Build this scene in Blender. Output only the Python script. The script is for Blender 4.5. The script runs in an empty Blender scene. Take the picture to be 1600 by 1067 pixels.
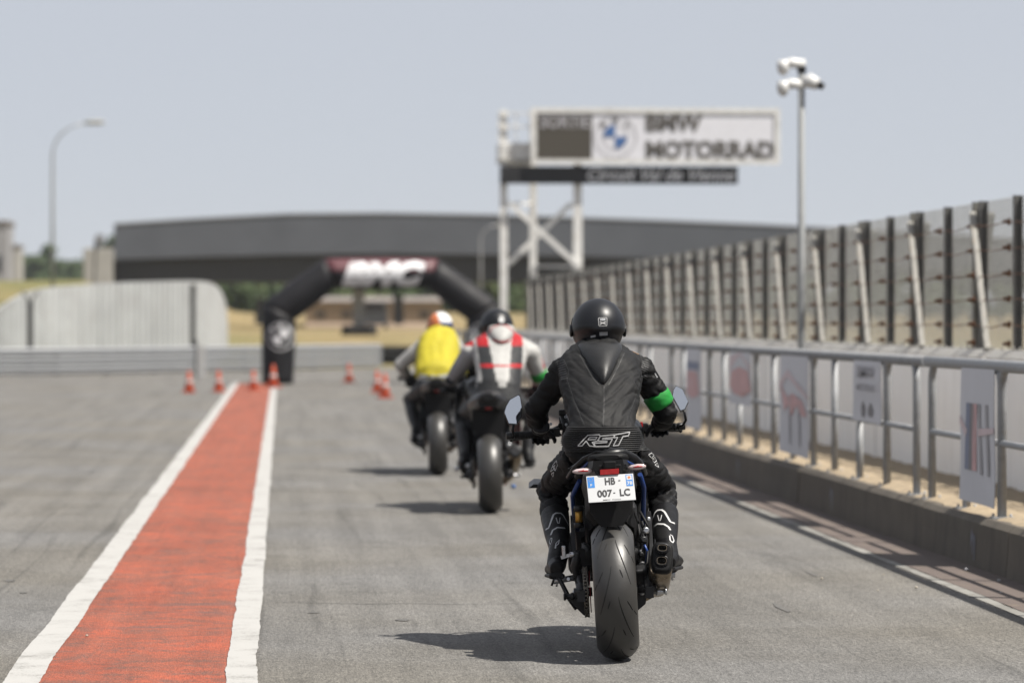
import bpy, bmesh, math, random
from math import sin, cos, pi, radians, sqrt, atan2
from mathutils import Vector, Matrix, noise
from mathutils.bvhtree import BVHTree

SC = bpy.context.scene
COL = SC.collection
random.seed(7)

# ------------------------------------------------------------------ camera, sky, sun, exposure
cd = bpy.data.cameras.new('camera')
cam = bpy.data.objects.new('camera', cd)
COL.objects.link(cam)
SC.camera = cam
cd.sensor_width = 36.0
cd.lens = 135.0
cd.clip_start = 0.1
cd.clip_end = 20000.0
cam.location = (0, 0, 1.5)
cam.rotation_euler = (radians(90 - 0.32), 0, -math.atan(360 / 6000))
cd.dof.use_dof = True
cd.dof.focus_distance = 16.95
cd.dof.aperture_fstop = 2.8
cd.dof.aperture_blades = 9

SUN = Vector((0.54, -0.28, 1.0)).normalized()          # towards the sun
world = bpy.data.worlds.new('World')
SC.world = world
world.use_nodes = True
wn = world.node_tree.nodes
wl = world.node_tree.links
sky = wn.new('ShaderNodeTexSky')
sky.sky_type = 'NISHITA'
sky.sun_disc = False
sky.sun_elevation = math.asin(SUN.z)
sky.sun_rotation = atan2(SUN.x, SUN.y)
sky.altitude = 100
sky.air_density = 0.7
sky.dust_density = 0.1
sky.ozone_density = 4.0
bg = wn['Background']
bg.inputs['Strength'].default_value = 0.052
veil = wn.new('ShaderNodeMix')                          # thin even summer haze over the whole sky
veil.data_type = 'RGBA'
veil.inputs[0].default_value = 0.86
veil.inputs[7].default_value = (6.4, 6.6, 7.15, 1)
wl.new(sky.outputs['Color'], veil.inputs[6])
wl.new(veil.outputs[2], bg.inputs['Color'])

sd = bpy.data.lights.new('sun', 'SUN')
sd.energy = 5.0
sd.angle = radians(0.53)
sd.color = (1.0, 0.95, 0.87)
sun = bpy.data.objects.new('sun', sd)
COL.objects.link(sun)
sun.rotation_euler = (-SUN).to_track_quat('-Z', 'Y').to_euler()

SC.view_settings.view_transform = 'Standard'
SC.view_settings.look = 'None'
SC.view_settings.exposure = 0.85
SC.view_settings.gamma = 1.0
SC.view_settings.use_curve_mapping = False
SC.render.engine = 'CYCLES'
SC.cycles.use_denoising = True
SC.cycles.max_bounces = 8
SC.cycles.diffuse_bounces = 3
SC.cycles.glossy_bounces = 3
SC.cycles.sample_clamp_indirect = 6.0


# ------------------------------------------------------------------ helpers
def at(u, v, Y):
    """photo pixel at a known distance down the lane -> point in the world (metres)"""
    return Vector(((u - 440) * Y / 6000, Y, 1.5 - (v - 500) * Y / 6000))


ALB = 0.70                                              # the photograph is exposed for dark surfaces: reflectances below are scaled once here


class NT:
    def __init__(self, m):
        self.t = m.node_tree

    def n(self, typ, **kw):
        nd = self.t.nodes.new(typ)
        for k, v in kw.items():
            if k[0] == '_':
                setattr(nd, k[1:], v)
        for k, v in kw.items():
            if k[0] != '_':
                key = int(k[1:]) if k[0] == 'i' and k[1:].isdigit() else k.replace('__', ' ')
                s = nd.inputs[key]
                if hasattr(v, 'links') or isinstance(v, bpy.types.NodeSocket):
                    self.t.links.new(v, s)
                else:
                    s.default_value = v
        return nd

    def noise(self, vec, scale, detail=2.0, rough=0.5, dist=0.0):
        nd = self.n('ShaderNodeTexNoise', Scale=scale, Detail=detail, Roughness=rough, Distortion=dist)
        self.t.links.new(vec, nd.inputs['Vector'])
        return nd.outputs['Fac']

    def scl(self, vec, s):
        nd = self.n('ShaderNodeMapping', Scale=s)
        self.t.links.new(vec, nd.inputs['Vector'])
        return nd.outputs['Vector']

    def ramp(self, fac, a, b, lo=0.0, hi=1.0):
        nd = self.n('ShaderNodeMapRange', Value=fac)
        nd.inputs['From Min'].default_value = a
        nd.inputs['From Max'].default_value = b
        nd.inputs['To Min'].default_value = lo
        nd.inputs['To Max'].default_value = hi
        return nd.outputs['Result']

    def math(self, op, a, b):
        nd = self.n('ShaderNodeMath', _operation=op, i0=a, i1=b)
        return nd.outputs[0]

    def mix(self, fac, a, b, mode='MIX'):
        nd = self.n('ShaderNodeMix', _data_type='RGBA', _blend_type=mode)
        for s, v in ((0, fac), (6, a), (7, b)):
            if isinstance(v, bpy.types.NodeSocket):
                self.t.links.new(v, nd.inputs[s])
            else:
                if s:
                    v = (v[0] * ALB, v[1] * ALB, v[2] * ALB, 1)
                nd.inputs[s].default_value = v
        return nd.outputs[2]


def newmat(name):
    m = bpy.data.materials.new(name)
    m.use_nodes = True
    t = NT(m)
    b = m.node_tree.nodes['Principled BSDF']
    co = t.n('ShaderNodeTexCoord').outputs['Object']
    return m, t, b, co


def link(t, a, b):
    t.t.links.new(a, b)


def mat(name, col, rough=0.6, metal=0.0, var=0.12, scale=6.0, bump=0.0, bscale=60.0, spec=0.5, coat=0.0, stretch=None, rvar=0.1, dirt=None):
    m, t, b, co = newmat(name)
    vec = t.scl(co, stretch) if stretch else co
    f = t.noise(vec, scale, 5.0, 0.6)
    c = t.mix(t.ramp(f, 0.3, 0.7), [x * (1 - var) for x in col], [min(1, x * (1 + var)) for x in col])
    if dirt:
        f2 = t.noise(co, dirt[1], 6.0, 0.65)
        c = t.mix(t.ramp(f2, dirt[2], dirt[3]), c, dirt[0])
    link(t, c, b.inputs['Base Color'])
    link(t, t.ramp(f, 0.3, 0.7, max(0.02, rough - rvar), min(1, rough + rvar)), b.inputs['Roughness'])
    b.inputs['Metallic'].default_value = metal
    b.inputs['Specular IOR Level'].default_value = spec
    b.inputs['Coat Weight'].default_value = coat
    if bump:
        bn = t.n('ShaderNodeBump', Strength=bump, Distance=0.01)
        link(t, t.noise(vec, bscale, 4.0, 0.6), bn.inputs['Height'])
        link(t, bn.outputs['Normal'], b.inputs['Normal'])
    return m


class MB:
    """collects shapes and links them as one mesh object"""
    def __init__(self):
        self.v = []
        self.f = []
        self.s = []

    def add(self, vs, fs, smooth=False):
        o = len(self.v)
        self.v += [Vector(p) for p in vs]
        self.f += [tuple(i + o for i in f) for f in fs]
        self.s += [smooth] * len(fs)
        return self

    def box(self, c, s, rot=None, bev=0.0):
        c = Vector(c)
        hx, hy, hz = s[0] / 2, s[1] / 2, s[2] / 2
        R = rot if rot is not None else Matrix.Identity(3)
        if bev <= 0:
            vs = [c + R @ Vector((x * hx, y * hy, z * hz)) for x in (-1, 1) for y in (-1, 1) for z in (-1, 1)]
            self.add(vs, [(0, 1, 3, 2), (4, 6, 7, 5), (0, 4, 5, 1), (2, 3, 7, 6), (0, 2, 6, 4), (1, 5, 7, 3)])
        else:
            bm = bmesh.new()
            bmesh.ops.create_cube(bm, size=1.0)
            for q in bm.verts:
                q.co = Vector((q.co.x * s[0], q.co.y * s[1], q.co.z * s[2]))
            bmesh.ops.bevel(bm, geom=bm.edges[:], offset=bev, segments=2, affect='EDGES', profile=0.5)
            bm.verts.index_update()
            self.add([c + R @ q.co for q in bm.verts], [[w.index for w in f.verts] for f in bm.faces])
            bm.free()
        return self

    def ring(self, c, ax, sd, rx, ry, n, ph=0.0, sq=1.0):
        """points of an ellipse (sq<1 squarer) round c in the plane normal to ax, sd its width direction"""
        ax = Vector(ax).normalized()
        sd = Vector(sd)
        sd = (sd - ax * sd.dot(ax)).normalized()
        up = ax.cross(sd)
        out = []
        for k in range(n):
            a = 2 * pi * k / n + ph
            ca, sa = cos(a), sin(a)
            if sq != 1.0:
                ca = math.copysign(abs(ca) ** sq, ca)
                sa = math.copysign(abs(sa) ** sq, sa)
            out.append(Vector(c) + sd * (rx * ca) + up * (ry * sa))
        return out

    def loft(self, rings, caps=True, smooth=True, closed=False):
        n = len(rings[0])
        vs = [p for r in rings for p in r]
        fs = []
        m = len(rings)
        for i in range(m if closed else m - 1):
            j = (i + 1) % m
            for k in range(n):
                l = (k + 1) % n
                fs.append((i * n + k, i * n + l, j * n + l, j * n + k))
        self.add(vs, fs, smooth)
        if caps and not closed:
            o = len(self.v) - len(vs)
            self.f.append(tuple(o + k for k in reversed(range(n))))
            self.f.append(tuple(o + (m - 1) * n + k for k in range(n)))
            self.s += [False, False]
        return self

    def tube(self, pts, r, n=8, side=(1, 0, 0), ry=None, caps=True, sq=1.0, smooth=True):
        pts = [Vector(p) for p in pts]
        m = len(pts)
        rs = list(r) if hasattr(r, '__len__') else [r] * m
        rys = rs if ry is None else (list(ry) if hasattr(ry, '__len__') else [ry] * m)
        rings = []
        sd = Vector(side)
        for i in range(m):
            t = (pts[min(i + 1, m - 1)] - pts[max(i - 1, 0)]).normalized()
            if abs(t.dot(sd.normalized())) > 0.93:
                sd = Vector((0, 0, 1)) if abs(t.z) < 0.9 else Vector((0, 1, 0))
            sdp = (sd - t * sd.dot(t)).normalized()
            rings.append(self.ring(pts[i], t, sdp, rs[i], rys[i], n, sq=sq))
        return self.loft(rings, caps, smooth)

    def cyl(self, a, b, r, n=12, r2=None):
        return self.tube([a, b], [r, r if r2 is None else r2], n)

    def bar(self, a, b, w, h, side=(1, 0, 0)):
        a = Vector(a)
        b = Vector(b)
        t = (b - a).normalized()
        sd = Vector(side)
        if abs(t.dot(sd)) > 0.95:
            sd = Vector((0, 1, 0))
        sd = (sd - t * sd.dot(t)).normalized()
        up = t.cross(sd)
        q = lambda c: [c + sd * (sx * w / 2) + up * (sy * h / 2) for sx, sy in ((-1, -1), (1, -1), (1, 1), (-1, 1))]
        return self.loft([q(a), q(b)], True, False)

    def prism(self, poly, off):
        """poly: planar list of points, off: extrusion vector"""
        poly = [Vector(p) for p in poly]
        off = Vector(off)
        n = len(poly)
        self.add(poly + [p + off for p in poly],
                 [tuple(reversed(range(n))), tuple(range(n, 2 * n))] + [(k, (k + 1) % n, n + (k + 1) % n, n + k) for k in range(n)])
        return self

    def quad(self, a, b, c, d):
        return self.add([a, b, c, d], [(0, 1, 2, 3)])

    def lathe(self, prof, c, ax, n=24, closed=False, side=None):
        """prof: (along axis, radius) pairs"""
        ax = Vector(ax).normalized()
        sd = Vector(side) if side else (Vector((0, 0, 1)) if abs(ax.z) < 0.9 else Vector((1, 0, 0)))
        rings = [self.ring(Vector(c) + ax * a, ax, sd, max(r, 1e-4), max(r, 1e-4), n) for a, r in prof]
        return self.loft(rings, not closed, True, closed)

    def ball(self, c, r, n=12, m=8):
        c = Vector(c)
        r = Vector(r) if hasattr(r, '__len__') else Vector((r, r, r))
        rings = []
        for i in range(m + 1):
            t = max(0.02, min(pi - 0.02, pi * i / m))
            rings.append([c + Vector((r.x * sin(t) * cos(2 * pi * k / n), r.y * sin(t) * sin(2 * pi * k / n), -r.z * cos(t))) for k in range(n)])
        return self.loft(rings)

    def mesh(self, name='mesh'):
        me = bpy.data.meshes.new(name)
        me.from_pydata([tuple(p) for p in self.v], [], self.f)
        me.polygons.foreach_set('use_smooth', self.s)
        bm = bmesh.new()
        bm.from_mesh(me)
        bmesh.ops.recalc_face_normals(bm, faces=bm.faces[:])
        bm.to_mesh(me)
        bm.free()
        me.update()
        return me

    def build(self, name, m, parent=None, origin=None):
        if origin is not None:
            o_ = Vector(origin)
            self.v = [p - o_ for p in self.v]
        me = self.mesh(name)
        return obj(name, me, m, parent, origin)


def obj(name, me, m, parent=None, loc=None):
    o = bpy.data.objects.new(name, me)
    COL.objects.link(o)
    if m is not None and me is not None and not me.materials:
        me.materials.append(m)
    if parent is not None:
        o.parent = parent
    if loc is not None:
        o.location = loc
    return o


def empty(name, loc, rot=(0, 0, 0)):
    o = bpy.data.objects.new(name, None)
    COL.objects.link(o)
    o.location = loc
    o.rotation_euler = rot
    o.empty_display_size = 0.2
    return o


def tag(o, label=None, cat=None, group=None, kind=None):
    for k, v in (('label', label), ('category', cat), ('group', group), ('kind', kind)):
        if v:
            o[k] = v
    return o


def thing(name, label, cat, loc, rot=(0, 0, 0), group=None):
    return tag(empty(name, loc, rot), label, cat, group)


TMP = bpy.data.scenes.new('tmp')                       # small scene for evaluating modifiers and text quickly


def evaluated(o):
    TMP.collection.objects.link(o)
    with bpy.context.temp_override(scene=TMP, view_layer=TMP.view_layers[0]):
        dg = bpy.context.evaluated_depsgraph_get()
        dg.update()
        out = bpy.data.meshes.new_from_object(o.evaluated_get(dg))
    return out


def remesh(me, voxel, smooth=6, disp=0.0, dscale=6.0):
    """one continuous skin over overlapping lofts"""
    o = bpy.data.objects.new('tmp', me)
    md = o.modifiers.new('r', 'REMESH')
    md.mode = 'VOXEL'
    md.voxel_size = voxel
    md.use_smooth_shade = True
    if smooth:
        s = o.modifiers.new('s', 'SMOOTH')
        s.factor = 0.5
        s.iterations = smooth
    out = evaluated(o)
    bpy.data.objects.remove(o)
    bpy.data.meshes.remove(me)
    out.materials.clear()
    out.polygons.foreach_set('use_smooth', [True] * len(out.polygons))
    if disp:
        displace(out, lambda p: disp * noise.noise(p * dscale))
    return out


def text2d(s, size=1.0, bold=0.0, shear=0.0, space=1.0):
    """flat lettering as (verts2d, tris), x from 0, cap height = size"""
    cu = bpy.data.curves.new('t', 'FONT')
    cu.body = s
    cu.size = 1.0
    cu.offset = bold
    cu.shear = shear
    cu.space_character = space
    cu.resolution_u = 3
    cu.fill_mode = 'FRONT'
    o = bpy.data.objects.new('t', cu)
    me = evaluated(o)
    vs = [(v.co.x, v.co.y) for v in me.vertices]
    fs = [tuple(p.vertices) for p in me.polygons]
    bpy.data.objects.remove(o)
    bpy.data.curves.remove(cu)
    bpy.data.meshes.remove(me)
    x0 = min(p[0] for p in vs)
    y1 = max(p[1] for p in vs)
    y0 = min(p[1] for p in vs)
    k = size / (y1 - y0)
    return [((x - x0) * k, (y - y0) * k) for x, y in vs], fs


def text_on(name, s, origin, right, up, size, width, m, parent, bold=0.02, shear=0.0, space=1.0, lift=0.004):
    """lettering of given height and total width lying on a flat surface"""
    vs, fs = text2d(s, size, bold, shear, space)
    w = max(p[0] for p in vs)
    right = Vector(right).normalized()
    up = Vector(up).normalized()
    nrm = right.cross(up)
    kx = width / w if width else 1.0
    o = Vector(origin) + nrm * lift
    mb = MB()
    mb.add([o + right * (x * kx) + up * y for x, y in vs], fs)
    me = bpy.data.meshes.new(name)
    me.from_pydata([tuple(p) for p in mb.v], [], mb.f)
    return obj(name, me, m, parent)


def displace(me, fn):
    """move each vertex along its normal by fn(position)"""
    nr = [Vector(v.normal) for v in me.vertices]
    co = []
    for v, n in zip(me.vertices, nr):
        q = v.co + n * fn(v.co)
        co += [q.x, q.y, q.z]
    me.vertices.foreach_set('co', co)
    me.update()


def set_slots(me, fn):
    """material slot of each face from its centre"""
    me.polygons.foreach_set('material_index', [fn(p.center) for p in me.polygons])
    me.update()


def smoothstep(x, a, b):
    t = max(0.0, min(1.0, (x - a) / (b - a)))
    return t * t * (3 - 2 * t)

# ------------------------------------------------------------------ materials
def m_asphalt(name, base=(0.170, 0.163, 0.150), red=False):
    m, t, b, co = newmat(name)
    g1 = t.noise(t.scl(co, (1.0, 0.2, 1.0)), 135.0, 2.0, 0.7)
    g2 = t.noise(t.scl(co, (1.0, 0.3, 1.0)), 50.0, 3.0, 0.7)
    bl = t.noise(co, 0.7, 5.0, 0.6)
    st = t.noise(t.scl(co, (5.0, 0.12, 1.0)), 1.0, 4.0, 0.6)
    mk = t.noise(co, 3.1, 6.0, 0.62, 0.6)
    mk2 = t.noise(t.scl(co, (1.0, 0.35, 1.0)), 1.3, 7.0, 0.66, 1.2)
    v = t.ramp(g1, 0.3, 0.7, 0.58, 1.42)
    v = t.math('MULTIPLY', v, t.ramp(g2, 0.3, 0.7, 0.74, 1.26))
    v = t.math('MULTIPLY', v, t.ramp(bl, 0.3, 0.7, 0.80, 1.14))
    v = t.math('MULTIPLY', v, t.ramp(st, 0.3, 0.7, 0.80, 1.13))
    v = t.math('MULTIPLY', v, t.ramp(mk, 0.58, 0.72, 1.0, 0.74))
    v = t.math('MULTIPLY', v, t.ramp(mk2, 0.58, 0.70, 1.0, 0.80))
    tr_ = t.noise(t.scl(co, (7.0, 0.16, 1.0)), 1.0, 3.0, 0.55, 0.9)
    v = t.math('MULTIPLY', v, t.ramp(tr_, 0.60, 0.70, 1.0, 0.76))
    tint = t.mix(t.ramp(t.noise(co, 0.35, 3.0), 0.35, 0.65), [base[0] * 1.03, base[1], base[2] * 0.95], [base[0] * 0.97, base[1] * 0.985, base[2] * 1.03])
    if red:
        w = t.noise(co, 5.0, 6.0, 0.7)
        w2 = t.noise(co, 85.0, 2.0, 0.6)
        tint = t.mix(t.ramp(t.noise(t.scl(co, (1.0, 0.5, 1.0)), 2.2, 5.0, 0.6), 0.35, 0.7), (0.40, 0.088, 0.042), (0.33, 0.094, 0.052))
        tint = t.mix(t.ramp(t.math('ADD', t.math('MULTIPLY', w, 0.6), t.math('MULTIPLY', w2, 0.4)), 0.46, 0.60, 0.0, 0.9), tint, (0.15, 0.085, 0.066))
        tint = t.mix(t.ramp(t.noise(t.scl(co, (0.6, 2.2, 1.0)), 1.7, 7.0, 0.7, 1.0), 0.56, 0.68, 0.0, 0.7), tint, (0.13, 0.09, 0.08))
        v = t.ramp(v, 0.5, 1.4, 0.62, 1.3)
    vec = t.n('ShaderNodeVectorMath', _operation='SCALE')
    link(t, tint, vec.inputs[0])
    link(t, v, vec.inputs['Scale'])
    link(t, vec.outputs[0], b.inputs['Base Color'])
    b.inputs['Roughness'].default_value = 0.82
    b.inputs['Specular IOR Level'].default_value = 0.35
    bn = t.n('ShaderNodeBump', Strength=0.9, Distance=0.006)
    link(t, t.math('ADD', g1, g2), bn.inputs['Height'])
    link(t, bn.outputs['Normal'], b.inputs['Normal'])
    return m


def m_paint(name):
    m, t, b, co = newmat(name)
    w = t.math('ADD', t.math('MULTIPLY', t.noise(co, 3.0, 6.0, 0.7), 0.6), t.math('MULTIPLY', t.noise(co, 120.0, 2.0, 0.6), 0.4))
    c = t.mix(t.ramp(w, 0.52, 0.62), (0.455, 0.447, 0.43), (0.25, 0.243, 0.225))
    c = t.mix(t.ramp(t.noise(t.scl(co, (1, 0.3, 1)), 8.0, 4.0), 0.55, 0.75, 0.0, 0.35), c, (0.36, 0.352, 0.335))
    link(t, c, b.inputs['Base Color'])
    b.inputs['Roughness'].default_value = 0.7
    return m


def m_ground(name):
    m, t, b, co = newmat(name)
    sep = t.n('ShaderNodeSeparateXYZ')
    link(t, co, sep.inputs[0])
    n1 = t.noise(t.scl(co, (1.0, 1.0, 4.0)), 0.13, 6.0, 0.7)
    n2 = t.noise(co, 0.8, 5.0, 0.7)
    n3 = t.noise(co, 9.0, 3.0, 0.7)
    dry = t.mix(t.ramp(n2, 0.35, 0.65), (0.23, 0.165, 0.062), (0.40, 0.30, 0.135))
    dry = t.mix(t.ramp(n1, 0.5, 0.62, 0.0, 0.75), dry, (0.20, 0.17, 0.065))
    grn = t.mix(t.ramp(n2, 0.3, 0.7), (0.11, 0.135, 0.03), (0.20, 0.20, 0.055))
    near = t.ramp(sep.outputs['Y'], 130.0, 190.0, 0.75, 0.0)      # watered verge by the track, straw further off
    near = t.math('MULTIPLY', near, t.ramp(sep.outputs['X'], -4.0, 1.5, 1.0, 0.35))      # and greenest on the inside of the bend
    f = t.ramp(t.math('ADD', n1, near), 0.66, 1.1)
    c = t.mix(f, dry, grn)
    c = t.mix(t.ramp(n3, 0.3, 0.7, 0.0, 0.5), c, (0.16, 0.13, 0.06))
    link(t, c, b.inputs['Base Color'])
    b.inputs['Roughness'].default_value = 0.95
    bn = t.n('ShaderNodeBump', Strength=0.8, Distance=0.1)
    link(t, n3, bn.inputs['Height'])
    link(t, bn.outputs['Normal'], b.inputs['Normal'])
    return m


def m_concrete(name, a, bcol, stain, rough=0.85, sc=3.0):
    m, t, b, co = newmat(name)
    f = t.noise(co, sc, 7.0, 0.65)
    f2 = t.noise(t.scl(co, (3.0, 3.0, 0.35)), 2.2, 6.0, 0.65)
    g = t.noise(co, 90.0, 3.0, 0.6)
    c = t.mix(t.ramp(f, 0.3, 0.7), a, bcol)
    c = t.mix(t.ramp(f2, 0.55, 0.75, 0.0, 0.7), c, stain)
    c = t.mix(t.ramp(g, 0.35, 0.7, 0.0, 0.25), c, [x * 0.5 for x in a])
    link(t, c, b.inputs['Base Color'])
    b.inputs['Roughness'].default_value = rough
    bn = t.n('ShaderNodeBump', Strength=0.4, Distance=0.006)
    link(t, t.math('ADD', g, f), bn.inputs['Height'])
    link(t, bn.outputs['Normal'], b.inputs['Normal'])
    return m


def m_suit(name, col, rough=0.45, strength=0.35):
    """leather or textile with fine grain and soft creases"""
    m, t, b, co = newmat(name)
    f = t.noise(t.scl(co, (1.0, 1.0, 1.8)), 11.0, 2.0, 0.45, 0.6)
    g = t.noise(co, 420.0, 2.0, 0.6)
    d = t.noise(co, 6.0, 5.0, 0.6)
    c = t.mix(t.ramp(d, 0.3, 0.75), [x * 0.8 for x in col], [min(1, x * 1.2) for x in col])
    link(t, c, b.inputs['Base Color'])
    link(t, t.ramp(d, 0.3, 0.7, rough - 0.06, rough + 0.1), b.inputs['Roughness'])
    b.inputs['Specular IOR Level'].default_value = 0.2
    h = t.math('ADD', f, t.math('MULTIPLY', g, 0.03))
    bn = t.n('ShaderNodeBump', Strength=strength, Distance=0.02)
    link(t, h, bn.inputs['Height'])
    link(t, bn.outputs['Normal'], b.inputs['Normal'])
    return m


def m_leaf(name, a, bcol):
    m, t, b, co = newmat(name)
    f = t.noise(co, 0.9, 4.0, 0.7)
    link(t, t.mix(t.ramp(f, 0.3, 0.7), a, bcol), b.inputs['Base Color'])
    b.inputs['Roughness'].default_value = 0.75
    b.inputs['Specular IOR Level'].default_value = 0.3
    return m


def m_tyre(name, worn):
    m, t, b, co = newmat(name)
    f = t.noise(co, 40.0, 4.0, 0.7)
    g = t.noise(co, 9.0, 5.0, 0.6)
    c = t.mix(t.ramp(g, 0.3, 0.7), [x * 0.8 for x in worn], [x * 1.25 for x in worn])
    c = t.mix(t.ramp(f, 0.45, 0.7, 0.0, 0.4), c, (0.03, 0.03, 0.03))
    link(t, c, b.inputs['Base Color'])
    b.inputs['Roughness'].default_value = 0.43
    b.inputs['Specular IOR Level'].default_value = 0.6
    bn = t.n('ShaderNodeBump', Strength=0.3, Distance=0.002)
    link(t, f, bn.inputs['Height'])
    link(t, bn.outputs['Normal'], b.inputs['Normal'])
    return m


K = {}
K['asphalt'] = m_asphalt('asphalt')
K['asphalt2'] = m_asphalt('asphalt_track', (0.17, 0.165, 0.158))
K['red'] = m_asphalt('red_paint', red=True)
K['paint'] = m_paint('line_paint')
K['ground'] = m_ground('grassland')
K['sand'] = mat('sand', (0.36, 0.285, 0.19), 0.95, var=0.2, scale=9, bump=0.9, bscale=40, dirt=((0.22, 0.17, 0.11), 14, 0.55, 0.72))
K['kerb'] = m_concrete('kerb_concrete', (0.095, 0.080, 0.062), (0.15, 0.128, 0.10), (0.045, 0.037, 0.03))
K['gutter'] = m_concrete('gutter_tarmac', (0.115, 0.09, 0.08), (0.16, 0.125, 0.108), (0.28, 0.225, 0.155), sc=6)
K['edge_line'] = m_concrete('faded_line', (0.36, 0.35, 0.325), (0.15, 0.145, 0.13), (0.13, 0.12, 0.105), sc=1.6)
K['wall'] = m_concrete('wall_paint', (1.34, 1.33, 1.31), (1.26, 1.25, 1.23), (1.0, 0.98, 0.94), sc=1.6)
K['coping'] = m_concrete('coping_paint', (0.72, 0.70, 0.66), (0.55, 0.53, 0.49), (0.38, 0.27, 0.14), sc=9)
K['pole_grey'] = mat('pole_grey', (0.26, 0.27, 0.275), 0.65, 0.1, 0.15, 6)
K['galv'] = mat('galvanised_steel', (0.36, 0.37, 0.385), 0.6, 0.2, 0.18, 12, dirt=((0.3, 0.29, 0.27), 20, 0.55, 0.75))
K['post'] = mat('weathered_post', (0.20, 0.195, 0.175), 0.7, 0.15, 0.3, 5, dirt=((0.20, 0.10, 0.05), 9, 0.6, 0.72))
K['post_dark'] = mat('dark_weathered_post', (0.125, 0.123, 0.118), 0.75, 0.0, 0.3, 5, dirt=((0.13, 0.07, 0.04), 9, 0.6, 0.72))
K['brace'] = mat('pale_brace', (0.40, 0.385, 0.35), 0.6, 0.1, 0.2, 7, dirt=((0.42, 0.27, 0.10), 6, 0.58, 0.72))
K['rust'] = mat('rust', (0.17, 0.075, 0.035), 0.9, 0.1, 0.35, 20)
K['wire'] = mat('fence_wire', (0.36, 0.36, 0.345), 0.65, 0.4, 0.15, 10)
K['white_steel'] = mat('white_steel', (0.86, 0.85, 0.82), 0.5, 0.0, 0.12, 3, dirt=((0.5, 0.45, 0.37), 4, 0.55, 0.75))
K['black_board'] = mat('black_board', (0.018, 0.018, 0.02), 0.5, var=0.2)
K['led_dark'] = mat('led_panel_dark', (0.075, 0.065, 0.05), 0.7, var=0.1)
K['led_white'] = mat('led_panel_white', (0.86, 0.86, 0.91), 0.6, var=0.05)
K['led_text'] = mat('sign_letter_brown', (0.13, 0.12, 0.11), 0.7, var=0.1)
K['led_grey'] = mat('sign_letter_grey', (0.42, 0.41, 0.43), 0.7, var=0.1)
K['sign_blue'] = mat('sign_blue', (0.06, 0.16, 0.40), 0.6, var=0.1)
K['letter_white'] = mat('letter_white', (0.85, 0.85, 0.87), 0.6, var=0.06)
K['bridge_grey'] = mat('bridge_cladding', (0.105, 0.115, 0.135), 0.55, 0.1, 0.08, 0.4)
K['bridge_dark'] = mat('bridge_girder', (0.028, 0.029, 0.032), 0.6, var=0.2, scale=0.5)
K['concrete'] = m_concrete('pale_concrete', (0.46, 0.45, 0.42), (0.38, 0.37, 0.34), (0.27, 0.26, 0.23), sc=0.7)
K['barrier'] = mat('barrier_panel', (0.48, 0.49, 0.50), 0.6, 0.1, 0.1, 0.8, dirt=((0.42, 0.42, 0.42), 1.2, 0.5, 0.75))
K['dark_post'] = mat('dark_post', (0.05, 0.05, 0.052), 0.6, 0.2, 0.2)
K['arch'] = mat('inflatable_fabric', (0.013, 0.0125, 0.015), 0.6, 0, 0.2, 3, bump=0.25, bscale=7, spec=0.25)
K['arch_sheen'] = mat('inflatable_fabric_maroon_sheen', (0.11, 0.03, 0.038), 0.5, 0, 0.15, 3)  # reddish sun sheen of the black fabric, put into the base colour
K['cone'] = mat('cone_orange', (0.55, 0.085, 0.028), 0.5, var=0.12)
K['cone_white'] = mat('cone_white', (0.5, 0.49, 0.48), 0.5, var=0.08)
K['tyre'] = m_tyre('tyre_tread', (0.034, 0.0325, 0.030))
K['rubber'] = mat('rubber_black', (0.010, 0.010, 0.011), 0.6, var=0.2, scale=20, spec=0.25)
K['groove'] = mat('tread_groove', (0.008, 0.008, 0.008), 0.9, var=0.2)
K['plastic'] = mat('black_plastic', (0.008, 0.008, 0.009), 0.38, var=0.2, scale=20, spec=0.3)
K['plastic_matt'] = mat('matt_plastic', (0.006, 0.006, 0.0065), 0.6, var=0.2, scale=30, spec=0.2)
K['engine'] = mat('dark_cast_metal', (0.035, 0.035, 0.037), 0.45, 0.6, 0.3, 14)
K['alu'] = mat('aluminium', (0.55, 0.56, 0.58), 0.32, 0.9, 0.15, 20)
K['chain'] = mat('chain_steel', (0.22, 0.20, 0.17), 0.4, 0.85, 0.3, 80)
K['blue_frame'] = mat('blue_frame', (0.012, 0.045, 0.20), 0.35, 0.3, 0.15)
K['red_metal'] = mat('red_anodised', (0.25, 0.012, 0.015), 0.4, 0.4, 0.15)
K['red_lens'] = mat('red_lens', (0.42, 0.008, 0.012), 0.15, 0, 0.15, 60, coat=0.6)
K['clear_lens'] = mat('clear_lens', (0.62, 0.50, 0.50), 0.12, 0, 0.25, 40, coat=0.8)
K['amber'] = mat('gold_cap', (0.55, 0.30, 0.05), 0.35, 0.7, 0.2, 30)
K['steel_bronze'] = mat('heat_tinted_steel', (0.33, 0.27, 0.20), 0.32, 0.9, 0.25, 9)
K['hole'] = mat('outlet_dark', (0.003, 0.003, 0.003), 0.9, var=0.1, spec=0.0)
K['mirror'] = mat('mirror_glass', (0.86, 0.89, 0.92), 0.03, 1.0, 0.01, rvar=0.01)
K['plate'] = mat('plate_white', (0.60, 0.61, 0.62), 0.35, var=0.04)
K['plate_blue'] = mat('plate_blue', (0.03, 0.22, 0.62), 0.4, var=0.06)
K['ink'] = mat('plate_ink', (0.01, 0.01, 0.012), 0.5, var=0.1)
K['sticker_white'] = mat('white_print', (0.58, 0.58, 0.58), 0.5, var=0.06)
K['print_grey'] = mat('reflective_print', (0.46, 0.47, 0.49), 0.4, var=0.1, scale=30)
K['orange'] = mat('orange_print', (0.70, 0.20, 0.06), 0.5, var=0.1)
K['suit'] = m_suit('black_leather', (0.0125, 0.0125, 0.013), 0.66)
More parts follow.
